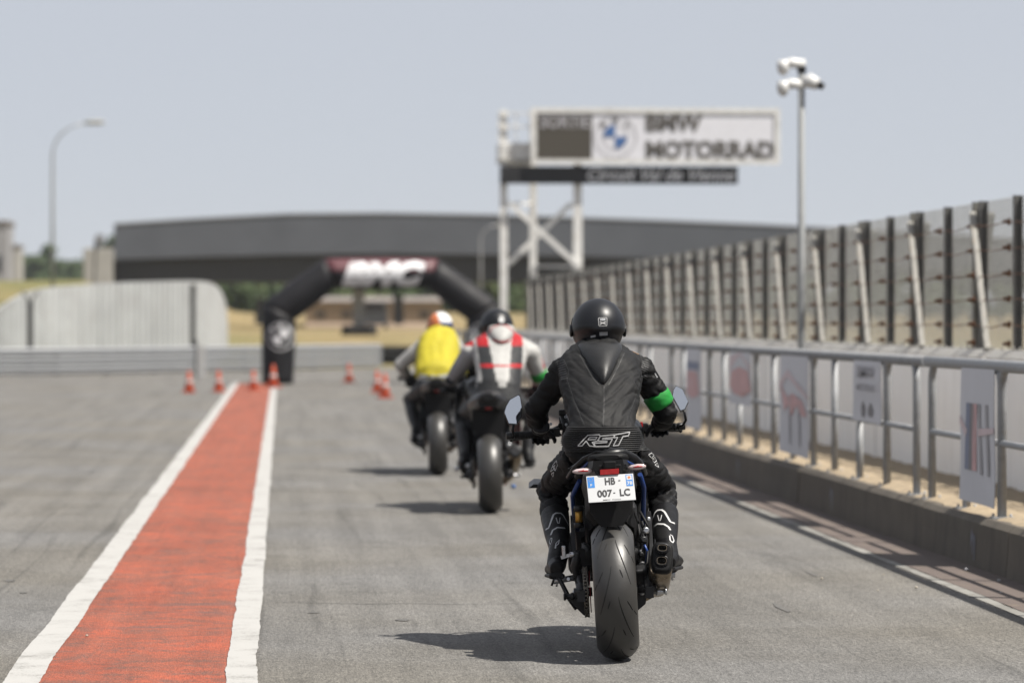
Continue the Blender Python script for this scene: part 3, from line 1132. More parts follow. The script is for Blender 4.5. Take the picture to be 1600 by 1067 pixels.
c = sp_(962, 213)
roundel((c.x, 0.0, c.z), 0.50, (1, 0, 0), (0, 0, 1), sg, (K['led_grey'], K['sign_blue'], K['led_text']))

ls = thing('name_board', 'long black name board with white italic circuit lettering under the display', 'sign', at(968, 286, GY - 0.2))
lo = Vector(ls.location)
a, b = at(781, 287, GY - 0.2) - lo, at(1155, 259.5, GY - 0.2) - lo
mb = MB()
mb.box(((a.x + b.x) / 2, 0.0, (a.z + b.z) / 2), (b.x - a.x, 0.08, b.z - a.z))
mb.build('board', K['black_board'], ls)
a, b = at(918, 282, GY - 0.2) - lo, at(1150, 265, GY - 0.2) - lo
text_on('lettering', 'Circuit Val de Vienne', (a.x, -0.045, a.z), (1, 0, 0), (0, 0, 1), 0.29, b.x - a.x, K['letter_white'], ls, 0.02, 0.35)

# ------------------------------------------------------------------ inflatable arch
AY = 90.0
arch = thing('inflatable_arch', 'black inflatable start arch with white slanted lettering over the lane', 'arch', (at(595, 600, AY).x, AY, 0.004))
ao = Vector(arch.location)


def ap(u, v):
    p = at(u, v, AY) - ao
    return Vector((p.x, 0.0, p.z))


key = [ap(434, 603), ap(436, 486), ap(515, 428), ap(676, 428), ap(754, 486), ap(756, 603)]
key[0].z = 0.0
key[-1].z = 0.0
rad = 0.385


def arch_seg(a, b, ta, tb, r0, r1, name, m, bulge=0.05, n=18, cap=(False, False)):
    rings = []
    steps = 12
    t = (b - a).normalized()
    up = Vector((0, 1, 0)).cross(t)
    for i in range(steps + 1):
        s = i / steps
        c = a + (b - a) * s
        r = (r0 + (r1 - r0) * s) * (1 + bulge * sin(pi * s))
        # mitred ends
        k = ta * (1 - s) ** 3 + tb * s ** 3
        ring = []
        for q in range(n):
            an = 2 * pi * q / n
            off = up * (r * cos(an)) + Vector((0, 1, 0)) * (r * sin(an))
            ring.append(c + off + t * (k * r * cos(an)))
        rings.append(ring)
    mb = MB()
    mb.loft(rings)
    return mb.build(name, m, arch)


leg1 = arch_seg(key[0], key[1], 0, -0.5, 0.36, rad, 'leg', K['arch'])
sl1 = arch_seg(key[1], key[2], 0.5, -0.36, rad, 0.35, 'shoulder', K['arch'])
top = arch_seg(key[2], key[3], 0.36, -0.36, 0.35, 0.35, 'crossbar', K['arch'])
sl2 = arch_seg(key[3], key[4], 0.36, -0.5, 0.35, rad, 'shoulder', K['arch'])
leg2 = arch_seg(key[4], key[5], 0.5, 0, rad, 0.36, 'leg', K['arch'])
# maroon upper half of the crossbar: sun sheen on its lit top, painted as colour
top.data.materials.append(K['arch_sheen'])
set_slots(top.data, lambda c: 1 if c.z > key[2].z + 0.02 else 0)


def project(vs2, fs, origin, right, up, tgt_me, d=(0, 1, 0), lift=0.006, sub=0.06):
    """lay flat lettering (metres) on a curved surface along direction d"""
    bvh = BVHTree.FromPolygons([v.co.copy() for v in tgt_me.vertices], [tuple(p.vertices) for p in tgt_me.polygons])
    bm = bmesh.new()
    bv = [bm.verts.new((x, y, 0)) for x, y in vs2]
    for f in fs:
        try:
            bm.faces.new([bv[i] for i in f])
        except ValueError:
            pass
    bmesh.ops.triangulate(bm, faces=bm.faces[:])
    for _ in range(3):
        lo = [e for e in bm.edges if e.calc_length() > sub]
        if not lo:
            break
        bmesh.ops.subdivide_edges(bm, edges=lo, cuts=1)
        bmesh.ops.triangulate(bm, faces=bm.faces[:])
    bm.verts.index_update()
    right, up, d, origin = Vector(right), Vector(up), Vector(d), Vector(origin)
    mb = MB()
    pts = []
    ok = []
    for v in bm.verts:
        p = origin + right * v.co.x + up * v.co.y
        h = bvh.ray_cast(p - d * 3, d)
        pts.append(h[0] - d * lift if h[0] else p)
        ok.append(h[0] is not None)
    mb.add(pts, [[w.index for w in f.verts] for f in bm.faces if all(ok[w.index] for w in f.verts)], True)
    bm.free()
    me = bpy.data.meshes.new('print')
    me.from_pydata([tuple(p) for p in mb.v], [], mb.f)
    return me


vs, fs = text2d('BMC', 0.60, 0.075, 0.32, 1.0)
w = max(p[0] for p in vs)
vs = [(x / w * 1.98, y) for x, y in vs]
me = project(vs, fs, (ap(532, 450).x, 0, key[2].z - 0.30), (1, 0, 0), (0, 0, 1), top.data)
obj('lettering', me, K['letter_white'], top)


def disc2(r0, r1, a0=0, a1=2 * pi, n=40):
    vs = []
    for k in range(n + 1):
        a = a0 + (a1 - a0) * k / n
        vs += [(r0 * cos(a), r0 * sin(a)), (r1 * cos(a), r1 * sin(a))]
    return vs, [(2 * k, 2 * k + 1, 2 * k + 3, 2 * k + 2) for k in range(n)]


for lg, ck in ((leg1, ap(438, 526)), (leg2, ap(752, 526))):
    for (r0, r1, a0, a1) in ((0.305, 0.325, 0, 2 * pi), (0.17, 0.19, 0, 2 * pi), (0.0, 0.17, 0, pi / 2), (0.0, 0.17, pi, 1.5 * pi)):
        vs, fs = disc2(max(r0, 0.004), r1, a0, a1)
        obj('badge', project(vs, fs, (ck.x, 0, ck.z), (1, 0, 0), (0, 0, 1), lg.data, sub=0.08), K['letter_white'], lg)
    for ch, an in (('B', 135), ('M', 90), ('W', 45)):
        vs, fs = text2d(ch, 0.085, 0.05)
        a_ = radians(an)
        rr, uu = Vector((cos(a_ - pi / 2), 0, sin(a_ - pi / 2))), Vector((cos(a_), 0, sin(a_)))
        obj('badge_letter', project(vs, fs, Vector((ck.x, 0, ck.z)) + uu * 0.205 - rr * 0.045, rr, uu, lg.data), K['letter_white'], lg)

# ------------------------------------------------------------------ traffic cones
cone_proto = None
cones = [(296, 614, 'traffic cone standing furthest from the arch leg, near the armco barrier', 1.0), (342, 613, 'traffic cone second from the armco barrier\'s white marker post', 1.0),
         (396, 610, 'traffic cone on the end of the red band beside the arch leg', 0.95), (427, 606, 'traffic cone on the white line in front of the arch leg', 1.12),
         (545, 598, 'single traffic cone standing alone under the arch', 1.0), (589, 614, 'traffic cone half hidden behind another, nearer the riders', 1.0), (601, 623, 'nearest traffic cone of the pair beside the riders', 1.05)]
for i, (u, v, lab, sc) in enumerate(cones):
    Yc = gy(v)
    root = thing('traffic_cone', 'orange and white ' + lab, 'traffic cone', (gx(u, v), Yc, 0.014), (0, 0, 0.3 * i), 'traffic cones around the arch')
    root.scale = (sc, sc, sc)
    if i == 0:
        a = MB()
        a.box((0, 0, 0.015), (0.27, 0.27, 0.03), bev=0.008)
        b = MB()
        b.lathe([(0.03, 0.105), (0.17, 0.078), (0.30, 0.05), (0.44, 0.026), (0.45, 0.018)], (0, 0, 0), (0, 0, 1), 18)
        c = MB()
        c.lathe([(0.19, 0.0765), (0.26, 0.0615)], (0, 0, 0), (0, 0, 1), 18)
        cm = [a.mesh('base'), b.mesh('shell'), c.mesh('white_sleeve')]
    obj('base', cm[0], K['cone'], root)
    obj('shell', cm[1], K['cone'], root)
    obj('white_sleeve', cm[2], K['cone_white'], root)

# ------------------------------------------------------------------ armco barrier
arm = thing('armco_barrier', 'triple galvanised armco barrier closing the end of the lane', 'barrier', (-5, 100, 0))
pth = [Vector((-60, 96.8, 0)), Vector((-25, 98.0, 0)), Vector((-12, 99.2, 0)), Vector((-6, 104, 0)), Vector((-1, 112, 0)), Vector((3.1, 120.5, 0))]
prof = [(-0.112, 0.0), (-0.088, -0.02), (-0.062, -0.07), (-0.036, -0.07), (-0.01, -0.012), (0.01, -0.012), (0.036, -0.07), (0.062, -0.07), (0.088, -0.02), (0.112, 0.0)]
for z in (0.16, 0.40, 0.64):
    mb = MB()
    rings = []
    for i, p in enumerate(pth):
        t = (pth[min(i + 1, 5)] - pth[max(i - 1, 0)]).normalized()
        nn = Vector((-t.y, t.x, 0))
        rings.append([p + nn * d + Vector((0, 0, z + h)) for h, d in prof] + [p + nn * (d + 0.006) + Vector((0, 0, z + h)) for h, d in reversed(prof)])
    mb.loft([[q - Vector(arm.location) for q in r] for r in rings], True, False)
    mb.build('rail', K['galv'], arm)
d = 0.0
for i in range(len(pth) - 1):
    L = (pth[i + 1] - pth[i]).length
    k = int(L / 2)
    for j in range(k):
        p = pth[i].lerp(pth[i + 1], j / k) - Vector(arm.location)
        if p.x + arm.location.x < -22:
            continue
        mb = MB()
        t = (pth[i + 1] - pth[i]).normalized()
        nn = Vector((-t.y, t.x, 0))
        mb.bar(p + nn * 0.09, p + nn * 0.09 + Vector((0, 0, 0.77)), 0.1, 0.1)
        mb.build('post', K['galv'], arm)
mk = thing('marker_post', 'narrow white marker board standing in front of the armco barrier', 'marker post', at(315, 590, 97.5) * Vector((1, 1, 0)) if False else (at(315, 590, 97.5).x, 97.5, 0.004))
mb = MB()
mb.box((0, 0, 0.42), (0.22, 0.04, 0.84), bev=0.01)
mb.build('board', K['cone_white'], mk)
mb = MB()
mb.bar((-0.13, 0.03, 0), (-0.13, 0.03, 1.0), 0.05, 0.05)
mb.build('stake', K['dark_post'], mk)

# ------------------------------------------------------------------ ribbed pale barrier wall with dark posts
bw = thing('ribbed_wall', 'pale grey ribbed panel wall curving behind the armco barrier', 'wall', (-5.5, 122, 0))
bo = Vector(bw.location)
ctrl = [(-8.7, 117.5, 1.75), (-7.7, 118.6, 2.38), (-6.0, 121, 2.62), (-4.2, 122.6, 2.72), (-2.75, 124.2, 2.76), (-2.25, 126.2, 2.68), (-2.02, 128.5, 2.42), (-1.9, 130.2, 1.95), (-1.86, 131.4, 1.3)]


def cr(p, t):
    n = len(p) - 1
    i = min(int(t * n), n - 1)
    s = t * n - i
    g = lambda k: Vector(p[max(0, min(n, k))])
    a, b, c, d = g(i - 1), g(i), g(i + 1), g(i + 2)
    return 0.5 * ((2 * b) + (c - a) * s + (2 * a - 5 * b + 4 * c - d) * s * s + (3 * b - a - 3 * c + d) * s ** 3)


NP = 26
for i in range(NP):
    mb = MB()
    q0, q1 = cr(ctrl, i / NP), cr(ctrl, (i + 1) / NP)
    A, B = Vector((q0.x, q0.y, 0)), Vector((q1.x, q1.y, 0))
    t = (B - A).normalized()
    nn = Vector((t.y, -t.x, 0))
    secs = []
    m_ = 12
    for k in range(m_ + 1):
        s = k / m_
        c = A.lerp(B, 0.01 + 0.98 * s)
        off = 0.035 if (k % 4) in (1, 2) else 0.0
        z = q0.z + (q1.z - q0.z) * s
        secs.append([c + nn * off - bo, c + nn * off + Vector((0, 0, z)) - bo, c - nn * 0.12 + Vector((0, 0, z)) - bo, c - nn * 0.12 - bo])
    mb.loft(secs, True, False)
    mb.build('panel', K['barrier'], bw)
for (u, v, Y, y_top) in ((50, 470, 113.5, True), (302, 447, 121.5, False)):
    p = at(u, v, Y)
    r = thing('fence_post', 'dark steel post with a forked top before the ribbed wall' if y_top else 'dark straight steel post before the rounded end of the ribbed wall', 'post', (p.x, Y, 0))
    mb = MB()
    mb.bar((0, 0, 0), (0, 0, p.z), 0.16, 0.16)
    mb.build('shaft', K['dark_post'], r)
    if y_top:
        for s in (-1, 1):
            mb = MB()
            mb.bar((0, 0, p.z - 0.05), (s * 0.25, 0, p.z + 0.3), 0.06, 0.06)
            mb.build('fork_arm', K['post'], r)
    else:
        mb = MB()
        mb.box((0, 0, p.z + 0.02), (0.22, 0.22, 0.04))
        mb.build('cap', K['dark_post'], r)

# ------------------------------------------------------------------ bridge
BY = 250.0
bridge = thing('road_bridge', 'wide dark grey road bridge arching over the track', 'bridge', (at(700, 500, BY).x, BY, 0))
bo = Vector(bridge.location)
topc = [(180, 352), (300, 344), (450, 336), (600, 334.5), (760, 337), (900, 341), (1050, 346), (1200, 352), (1400, 362), (1700, 380)]
botc = [(180, 406), (300, 402), (450, 398), (600, 396), (760, 398), (900, 400), (1050, 404), (1200, 409), (1400, 416), (1700, 430)]
girc = [(180, 440), (300, 441), (450, 441), (600, 441), (760, 440), (900, 439), (1050, 440), (1200, 442), (1400, 446), (1700, 456)]


def slab(top, bot, dy0, dy1, name, m):
    mb = MB()
    secs = []
    for (u, v), (u2, v2) in zip(top, bot):
        a = at(u, v, BY) - bo
        b = at(u2, v2, BY) - bo
        secs.append([Vector((a.x, dy0, a.z)), Vector((a.x, dy1, a.z)), Vector((b.x, dy1, b.z)), Vector((b.x, dy0, b.z))])
    mb.loft(secs, True, False)
    return mb.build(name, m, bridge)


slab([(u, v) for u, v in topc], botc, 0.0, 0.5, 'fascia', K['bridge_grey'])
slab([(u, v + 1) for u, v in botc], girc, 1.2, 9.0, 'girder', K['bridge_dark'])
slab([(u, v - 3) for u, v in botc], [(u, v) for u, v in botc], 0.5, 9.6, 'deck', K['concrete'])
slab([(u, v) for u, v in topc], botc, 9.6, 10.0, 'fascia', K['bridge_grey'])
slab([(u, v - 2.4) for u, v in topc], [(u, v - 0.2) for u, v in topc], -0.06, 0.56, 'parapet_rail', K['galv'])
mb = MB()
c = at(560, 500, BY + 4) - bo
mb.bar((c.x, 4, 0), (c.x, 4, 4.0), 0.75, 0.75)
mb.build('pier', K['concrete'], bridge)
mb = MB()
c2 = at(1290, 500, BY) - bo
mb.box((c2.x + 40, 5, 2.0), (3, 12, 4.0))
mb.build('abutment', K['concrete'], bridge)
mb = MB()
a, b = at(133, 402, BY) - bo, at(178, 460, BY) - bo
mb.box(((a.x + b.x) / 2, 4.0, (a.z + 1.5) / 2 + 0.3), (b.x - a.x, 9.0, a.z - 1.0), bev=0.05)
mb.build('abutment', K['concrete'], bridge)

spk = thing('loudspeaker_pole', 'dark loudspeaker horn on a thin pole above the pale bridge abutment', 'loudspeaker', (at(152, 440, 243).x, 243, 3.1))
so_ = Vector(spk.location)
mb = MB()
a, b = at(148, 440, 243) - so_, at(151, 392, 243) - so_
mb.bar((a.x, 0, 0), b, 0.12, 0.12)
mb.build('pole', K['dark_post'], spk)
mb = MB()
c = at(156, 378, 243) - so_
mb.tube([b, c + Vector((-0.05, -0.1, 0)), c + Vector((0.1, -0.5, 0.15))], [0.12, 0.2, 0.34], 12)
mb.build('horn', K['dark_post'], spk)


# ------------------------------------------------------------------ street lamps
def lamp(u, vtop, vbase, Y, reach, label, r=0.065):
    p = at(u, vbase, Y)
    tp = at(u, vtop, Y)
    root = thing('street_lamp', label, 'street lamp', (p.x, Y, min(p.z, 3.1) - 1.0))
    oz = root.location.z
    h = tp.z - oz
    rc = reach * 1.25
    pts = [(0, 0, 0), (0, 0, h * 0.5), (0, 0, h - rc)]
    for q in range(1, 7):
        t = q / 6 * radians(72)
        pts.append((rc * (1 - cos(t)), 0, h - rc + rc * sin(t) * 0.96))
    e = Vector(pts[-1])
    pts.append(tuple(e + Vector((reach * 0.35, 0, reach * 0.1))))
    mb = MB()
    mb.tube(pts, [r] * 2 + [r * 0.8] + [r * 0.62] * (len(pts) - 3), 10)
    mb.build('mast', K['galv'], root)
    e = Vector(pts[-1])
    mb = MB()
    mb.tube([e, e + Vector((0.25, 0, 0.03)), e + Vector((0.7, 0, 0.04)), e + Vector((0.8, 0, 0.02))], [0.07, 0.14, 0.15, 0.05], 10, side=(0, 1, 0), ry=[0.05, 0.09, 0.08, 0.03])
    hd = mb.build('lamp_head', K['concrete'], root)
    mb = MB()
    mb.box(e + Vector((0.45, 0, -0.05)), (0.45, 0.2, 0.03), bev=0.01)
    mb.build('diffuser', K['clear_lens'], hd)
    return root


lamp(85, 194, 437, 150, 1.0, 'tall curved street lamp rising over the dry grass bank')
lamp(751, 352, 470, 235, 0.75, 'small curved street lamp just before the gantry tower', 0.07)

# ------------------------------------------------------------------ far buildings
fb = thing('far_building', 'grey block building at the frame edge beyond the grass bank', 'building', (at(0, 437, 330).x, 330, 2.0))
fo = Vector(fb.location)
mb = MB()
a, b = at(-80, 350, 330) - fo, at(15, 450, 330) - fo
mb.box(((a.x + b.x) / 2, 4, a.z / 2), (b.x - a.x, 8, a.z))
mb.build('wall', K['grey_build'], fb)
mb = MB()
mb.box(((a.x + b.x) / 2, 4, a.z + 0.12), (b.x - a.x + 0.3, 8.3, 0.24))
mb.build('roof', K['roof'], fb)
for j in range(2):
    for i in range(3):
        mb = MB()
        mb.box((b.x - 0.9 - i * 1.6, -0.02, 1.7 + 2.6 * j), (0.8, 0.08, 1.4))
        mb.build('window', K['glass_dark'], fb)
fb2 = thing('far_building', 'lower pale grey block beside the taller grey building', 'building', (at(22, 437, 335).x, 335, 2.0))
fo = Vector(fb2.location)
mb = MB()
a, b = at(14, 386, 335) - fo, at(31, 450, 335) - fo
mb.box(((a.x + b.x) / 2, 4, a.z / 2), (b.x - a.x, 6, a.z))
mb.build('wall', K['concrete'], fb2)
mb = MB()
mb.box(((a.x + b.x) / 2, 4, a.z + 0.1), (b.x - a.x + 0.2, 6.2, 0.2))
mb.build('roof', K['roof'], fb2)
fb3 = thing('long_building', 'long low beige building glimpsed under the bridge', 'building', (at(590, 500, 266).x, 266, 0.9))
fo = Vector(fb3.location)
a, b = at(478, 471, 266) - fo, at(690, 500, 266) - fo
mb = MB()
mb.box(((a.x + b.x) / 2, 4, a.z / 2), (b.x - a.x, 8, a.z))
mb.build('wall', K['beige'], fb3)
mb = MB()
ht = a.z
mb.prism([(a.x - 0.3, -0.4, ht), (a.x - 0.3, 8.4, ht), (a.x - 0.3, 4, ht + 0.35)], (b.x - a.x + 0.6, 0, 0))
mb.build('roof', K['roof'], fb3)
for i in range(5):
    mb = MB()
    mb.box((a.x + 1.0 + i * 1.8, -0.02, ht * 0.5), (0.7, 0.08, 0.6))
    mb.build('window', K['far_glass'], fb3)
for (u, v0, v1, Y, lab) in ((622, 464, 506, 261, 'white concrete post standing under the bridge past the pier'), (406, 468, 502, 261, 'white concrete post beyond the ribbed wall\'s rounded end')):
    p = at(u, v0, Y)
    r = thing('boundary_post', lab, 'post', (p.x, Y, 1.2))
    mb = MB()
    mb.box((0, 0, (p.z - 1.2) / 2), (0.65, 0.5, p.z - 1.2), bev=0.04)
    mb.build('shaft', K['concrete'], r)
    mb = MB()
    mb.box((0, 0, p.z - 1.2 + 0.05), (0.8, 0.6, 0.1))
    mb.build('cap', K['concrete'], r)
van = thing('parked_van', 'small white van parked in front of the far beige building', 'van', (at(585, 500, 258).x, 258, 0.9))
mb = MB()
sec = [(-0.9, 0.3), (0.9, 0.3)]
body = []
for yv, hw, zt in ((0.0, 0.85, 1.55), (0.1, 0.88, 1.85), (2.8, 0.88, 1.85), (3.4, 0.85, 1.2), (4.2, 0.8, 1.05), (4.3, 0.75, 0.8)):
    body.append([Vector((-hw, yv, 0.3)), Vector((-hw, yv, zt * 0.75)), Vector((-hw * 0.9, yv, zt)), Vector((hw * 0.9, yv, zt)), Vector((hw, yv, zt * 0.75)), Vector((hw, yv, 0.3))])
mb.loft(body, True, False)
mb.build('body', K['cam_white'], van)
mb = MB()
mb.box((0, -0.01, 1.4), (1.3, 0.04, 0.5))
mb.build('rear_window', K['far_glass'], van)
for sx in (-0.8, 0.8):
    for yv in (0.8, 3.4):
        mb = MB()
        mb.lathe([(-0.1, 0.2), (-0.09, 0.32), (0.09, 0.32), (0.1, 0.2)], (sx, yv, 0.32), (1, 0, 0), 16)
        mb.build('wheel', K['rubber'], van)

# tyre stacks under the bridge
for i in range(13):
    Yt = 126.5
    u = 566 + i * 9.5 if i > 3 else 546 + i * 10
    big = i <= 3
    if big:
        Yt = 147
    p = at(u, 540, Yt)
    r = thing('tyre_stack', 'black tyre stack in the short row before the bridge pier' if big else 'black tyre stack in the low row guarding the run-off', 'tyre stack', (p.x, Yt, hgt(p.x, Yt) - 0.02), (0, 0, i), 'tyre stacks before the pier' if big else 'row of tyre stacks in the run-off')
    for z in range(2 if big else 3):
        if i == 0 and z == 0:
            mb = MB()
            mb.lathe([(-0.1, 0.2), (-0.1, 0.29), (-0.05, 0.33), (0.05, 0.33), (0.1, 0.29), (0.1, 0.2)], (0, 0, 0), (0, 0, 1), 14, closed=True)
            tme = mb.mesh('tyre')
        obj('tyre', tme, K['rubber'], r, (0.02 * (z % 2), 0, 0.1 + z * 0.205))


# ------------------------------------------------------------------ trees
def tree_mesh(seed, h, w, n, leaf, zlo=0.34, zhi=0.86):
    random.seed(seed)
    tm = MB()
    tm.tube([(0, 0, 0), (0.05, 0, h * 0.3), (-0.05, 0.1, h * 0.62)], [h * 0.03, h * 0.022, h * 0.01], 7)
    cm = MB()
    lobes = []
    for k in range(9):
        a = random.uniform(0, 2 * pi)
        rr = random.uniform(0.1, 0.62) * w
        z = random.uniform(zlo, zhi) * h
        lobes.append((Vector((rr * cos(a), rr * sin(a), z)), random.uniform(0.28, 0.5) * w * (1.15 - z / h * 0.5)))
        tm.tube([(0, 0, h * random.uniform(0.2, 0.45)), lobes[-1][0] * 0.6 + Vector((0, 0, h * 0.2)), lobes[-1][0]], [h * 0.014, h * 0.009, h * 0.004], 5)
    for k in range(n):
        c, r = random.choice(lobes)
        d = Vector((random.gauss(0, 1), random.gauss(0, 1), random.gauss(0, 1))).normalized()
        p = c + d * r * random.uniform(0.5, 1.08)
        a = Vector((random.gauss(0, 1), random.gauss(0, 1), random.gauss(0, 1))).normalized()
        b = d.cross(a).normalized()
        a = b.cross((d + a * 0.5).normalized())
        s = leaf * random.uniform(0.6, 1.4)
        cm.quad(p - a * s, p - b * s * 0.6, p + a * s, p + b * s * 0.6)
    me = bpy.data.meshes.new('crown')
    me.from_pydata([tuple(q) for q in cm.v], [], cm.f)
    return tm.mesh('trunk'), me


def shrub_mesh(seed):
    return tree_mesh(seed, 3.4, 3.0, 1300, 0.26, 0.08, 0.74)


protos = [tree_mesh(1, 7.0, 3.0, 1500, 0.28), tree_mesh(2, 9.0, 2.6, 1500, 0.28), tree_mesh(3, 5.5, 3.2, 1400, 0.26), shrub_mesh(8)]


def tree(x, y, z, k, s, rz, label, group, leafm):
    r = thing('broadleaf_tree', label, 'tree', (x, y, z - 0.1), (0, 0, rz), group)
    r.scale = (s, s, s)
    obj('trunk', protos[k][0], K['trunk'], r)
    o = obj('crown', protos[k][1], None, r)
    if not o.data.materials:
        o.data.materials.append(K['leaf1'])
    o.material_slots[0].link = 'OBJECT'
    o.material_slots[0].material = K[leafm]


random.seed(5)
for i in range(15):
    u = 22 + i * 9.0 + random.uniform(-3, 3)
    Y = 620 + random.uniform(-60, 90)
    p = at(u, 437, Y)
    tree(p.x, Y, 2.3, i % 3, random.uniform(1.15, 1.7), i * 1.3, 'distant bluish tree on the skyline behind the street lamp', 'skyline trees behind the street lamp', 'leaf1')
for i in range(50):
    u = 190 + i * 13.5 + random.uniform(-8, 8)
    Y = 350 + random.uniform(-25, 60)
    p = at(u, 460, Y)
    tree(p.x, Y, hgt(p.x, Y), i % 3, random.uniform(0.55, 0.85), i * 0.9, 'green tree in the row seen under the bridge deck', 'trees seen under the bridge', ('leaf1', 'leaf2')[i % 2])
for i in range(40):
    u = 880 + i * 21 + random.uniform(-8, 8)
    Y = 228 + random.uniform(-14, 14)
    p = at(u, 470, Y)
    tree(p.x, Y, hgt(p.x, Y), i % 3, random.uniform(0.36, 0.52), i * 0.7, 'tree in the row seen through the mesh fence', 'trees behind the mesh fence', ('leaf1', 'leaf2')[i % 2])
for i in range(58):
    u = 186 + i * 19 + random.uniform(-6, 6)
    Y = 318 + random.uniform(-8, 10)
    p = at(u, 480, Y)
    tree(p.x, Y, hgt(p.x, Y), 3, random.uniform(0.7, 1.15), i * 1.1, 'low leafy shrub in the hedge row beyond the bridge', 'hedge shrubs beyond the bridge', ('leaf2', 'leaf1')[i % 2])

# ------------------------------------------------------------------ motorcycles
B1 = Vector((1.483, 16.85, 0.006))
ROLL = radians(-3.2)
YAW = radians(-4.6)
RINV = (Matrix.Rotation(YAW, 3, 'Z') @ Matrix.Rotation(ROLL, 3, 'Y')).inverted()


def pb(u, v, y):
    """a point of the nearest motorcycle, in its own upright frame"""
    return RINV @ (at(u, v, B1.y + y) - B1)


def tyre_mb(R, w, crown):
    """tyre: crowned tread, rounded shoulders and side walls"""
    hw = w / 2
    prof = []
    for k in range(17):
        t = -1 + 2 * k / 16
        x = hw * sin(t * 1.25) / sin(1.25)
        r = R - crown * (1 - cos(t * 1.25)) / (1 - cos(1.25))
        prof.append((x, r))
    prof += [(hw * 0.97, R - crown - 0.025), (hw * 0.80, R - crown - 0.05), (-hw * 0.80, R - crown - 0.05), (-hw * 0.97, R - crown - 0.025)]
    mb = MB()
    mb.lathe(prof, (0, 0, 0), (1, 0, 0), 64, closed=True, side=(0, 0, 1))
    return mb


def tread(R, w, crown, parent, c):
    hw = w / 2

    def pt(t, a, lift=0.0008):
        x = hw * sin(t * 1.25) / sin(1.25)
        r = R + lift - crown * (1 - cos(t * 1.25)) / (1 - cos(1.25))
        return Vector((x, -r * cos(a), r * sin(a)))

    def groove(path, wd):
        mb = MB()
        L, Rr = [], []
        n = len(path)
        P3 = [pt(t, a) for t, a in path]
        for i, p in enumerate(P3):
            tg = (P3[min(i + 1, n - 1)] - P3[max(i - 1, 0)]).normalized()
            nr = Vector((p.x * 0.3, p.y, p.z)).normalized()
            sd = tg.cross(nr).normalized() * wd * 0.5 * (0.3 + 0.7 * sin(pi * (i + 0.5) / n))
            L.append(p + sd)
            Rr.append(p - sd)
        mb.add(L + Rr, [(i, i + 1, n + i + 1, n + i) for i in range(n - 1)], True)
        return mb
    mb = MB()
    N = 7
    for k in range(N):
        for sgn, ph in ((1, 0.0), (-1, 0.5)):
            a0 = 2 * pi * (k + ph) / N + 0.25
            for path, wd in (([(sgn * (0.10 + 0.52 * s ** 1.4), a0 + 0.62 * (1 - s) - 0.1 * s * s) for s in [i / 12 for i in range(13)]], 0.0055),
                             ([(sgn * (0.42 + 0.22 * s), a0 + 0.55 - 0.16 * s) for s in [i / 5 for i in range(6)]], 0.006),
                             ([(sgn * (0.20 + 0.10 * s), a0 + 0.12 - 0.12 * s) for s in [i / 5 for i in range(6)]], 0.006),
                             ([(sgn * (0.70 + 0.16 * s), a0 + 0.38 - 0.10 * s) for s in [i / 5 for i in range(6)]], 0.005)):
                g = groove(path, wd)
                mb.add(g.v, g.f, True)
    return mb.build('tread_grooves', K['groove'], parent, None)


def wheel(root, y, R, w, crown, name, detail):
    wh = empty(name, (0, y, R))
    wh.parent = root
    rim_r = R - crown - 0.04
    t = tyre_mb(R, w, crown).build('tyre', K['tyre'] if detail != 2 else K['tyre'], wh)
    if detail:
        g = tread(R, w, crown, wh, None)
    mb = MB()
    hw = w * 0.38
    mb.lathe([(-hw, rim_r), (-hw, rim_r - 0.018), (-hw * 0.6, rim_r - 0.035), (hw * 0.6, rim_r - 0.035), (hw, rim_r - 0.018), (hw, rim_r), (hw * 0.5, rim_r - 0.008), (-hw * 0.5, rim_r - 0.008)], (0, 0, 0), (1, 0, 0), 40, closed=True, side=(0, 0, 1))
    mb.cyl((-hw, 0, 0), (hw, 0, 0), 0.04, 16)
    for k in range(5):
        for s in (-0.22, 0.22):
            a = 2 * pi * k / 5 + s * 0.6
            b = 2 * pi * k / 5 + s
            mb.bar((0, 0.03 * cos(a), 0.03 * sin(a)), (0, (rim_r - 0.02) * cos(b), (rim_r - 0.02) * sin(b)), 0.035, 0.018)
    mb.build('rim', K['plastic'], wh)
    return wh


def chain_mb():
    mb = MB()
    # path in the y-z plane: round the rear sprocket, forward to the engine
    zr, rr, yf, zf, rf = 0.305, 0.105, 0.62, 0.36, 0.045
    pts = []
    n = 60
    for k in range(21):
        a = radians(88) + pi * 1.03 * k / 20
        pts.append((rr * cos(a), zr + rr * sin(a)))
    for k in range(1, 22):
        s = k / 22
        pts.append((pts[20][0] * (1 - s) + yf * s, pts[20][1] * (1 - s) + (zf - rf) * s))
    for k in range(9):
        a = radians(-90) + pi * k / 8
        pts.append((yf + rf * cos(a), zf + rf * sin(a)))
    e = pts[-1]
    for k in range(1, 22):
        s = k / 22
        pts.append((e[0] * (1 - s) + pts[0][0] * s, e[1] * (1 - s) + pts[0][1] * s))
    for i, p in enumerate(pts):
        q = pts[(i + 1) % len(pts)]
        d = Vector((0, q[0] - p[0], q[1] - p[1]))
        c = Vector((-0.128, (p[0] + q[0]) / 2, (p[1] + q[1]) / 2))
        L = d.length
        an = atan2(d.z, d.y)
        rot = Matrix.Rotation(an, 3, 'X')
        wdt = 0.018 if i % 2 else 0.012
        for s in (-1, 1):
            mb.box(c + Vector((s * wdt / 2, 0, 0)), (0.003, L * 1.15, 0.015), rot)
        mb.cyl(c + Vector((-0.011, 0, 0)), c + Vector((0.011, 0, 0)), 0.0055, 6)
    return mb


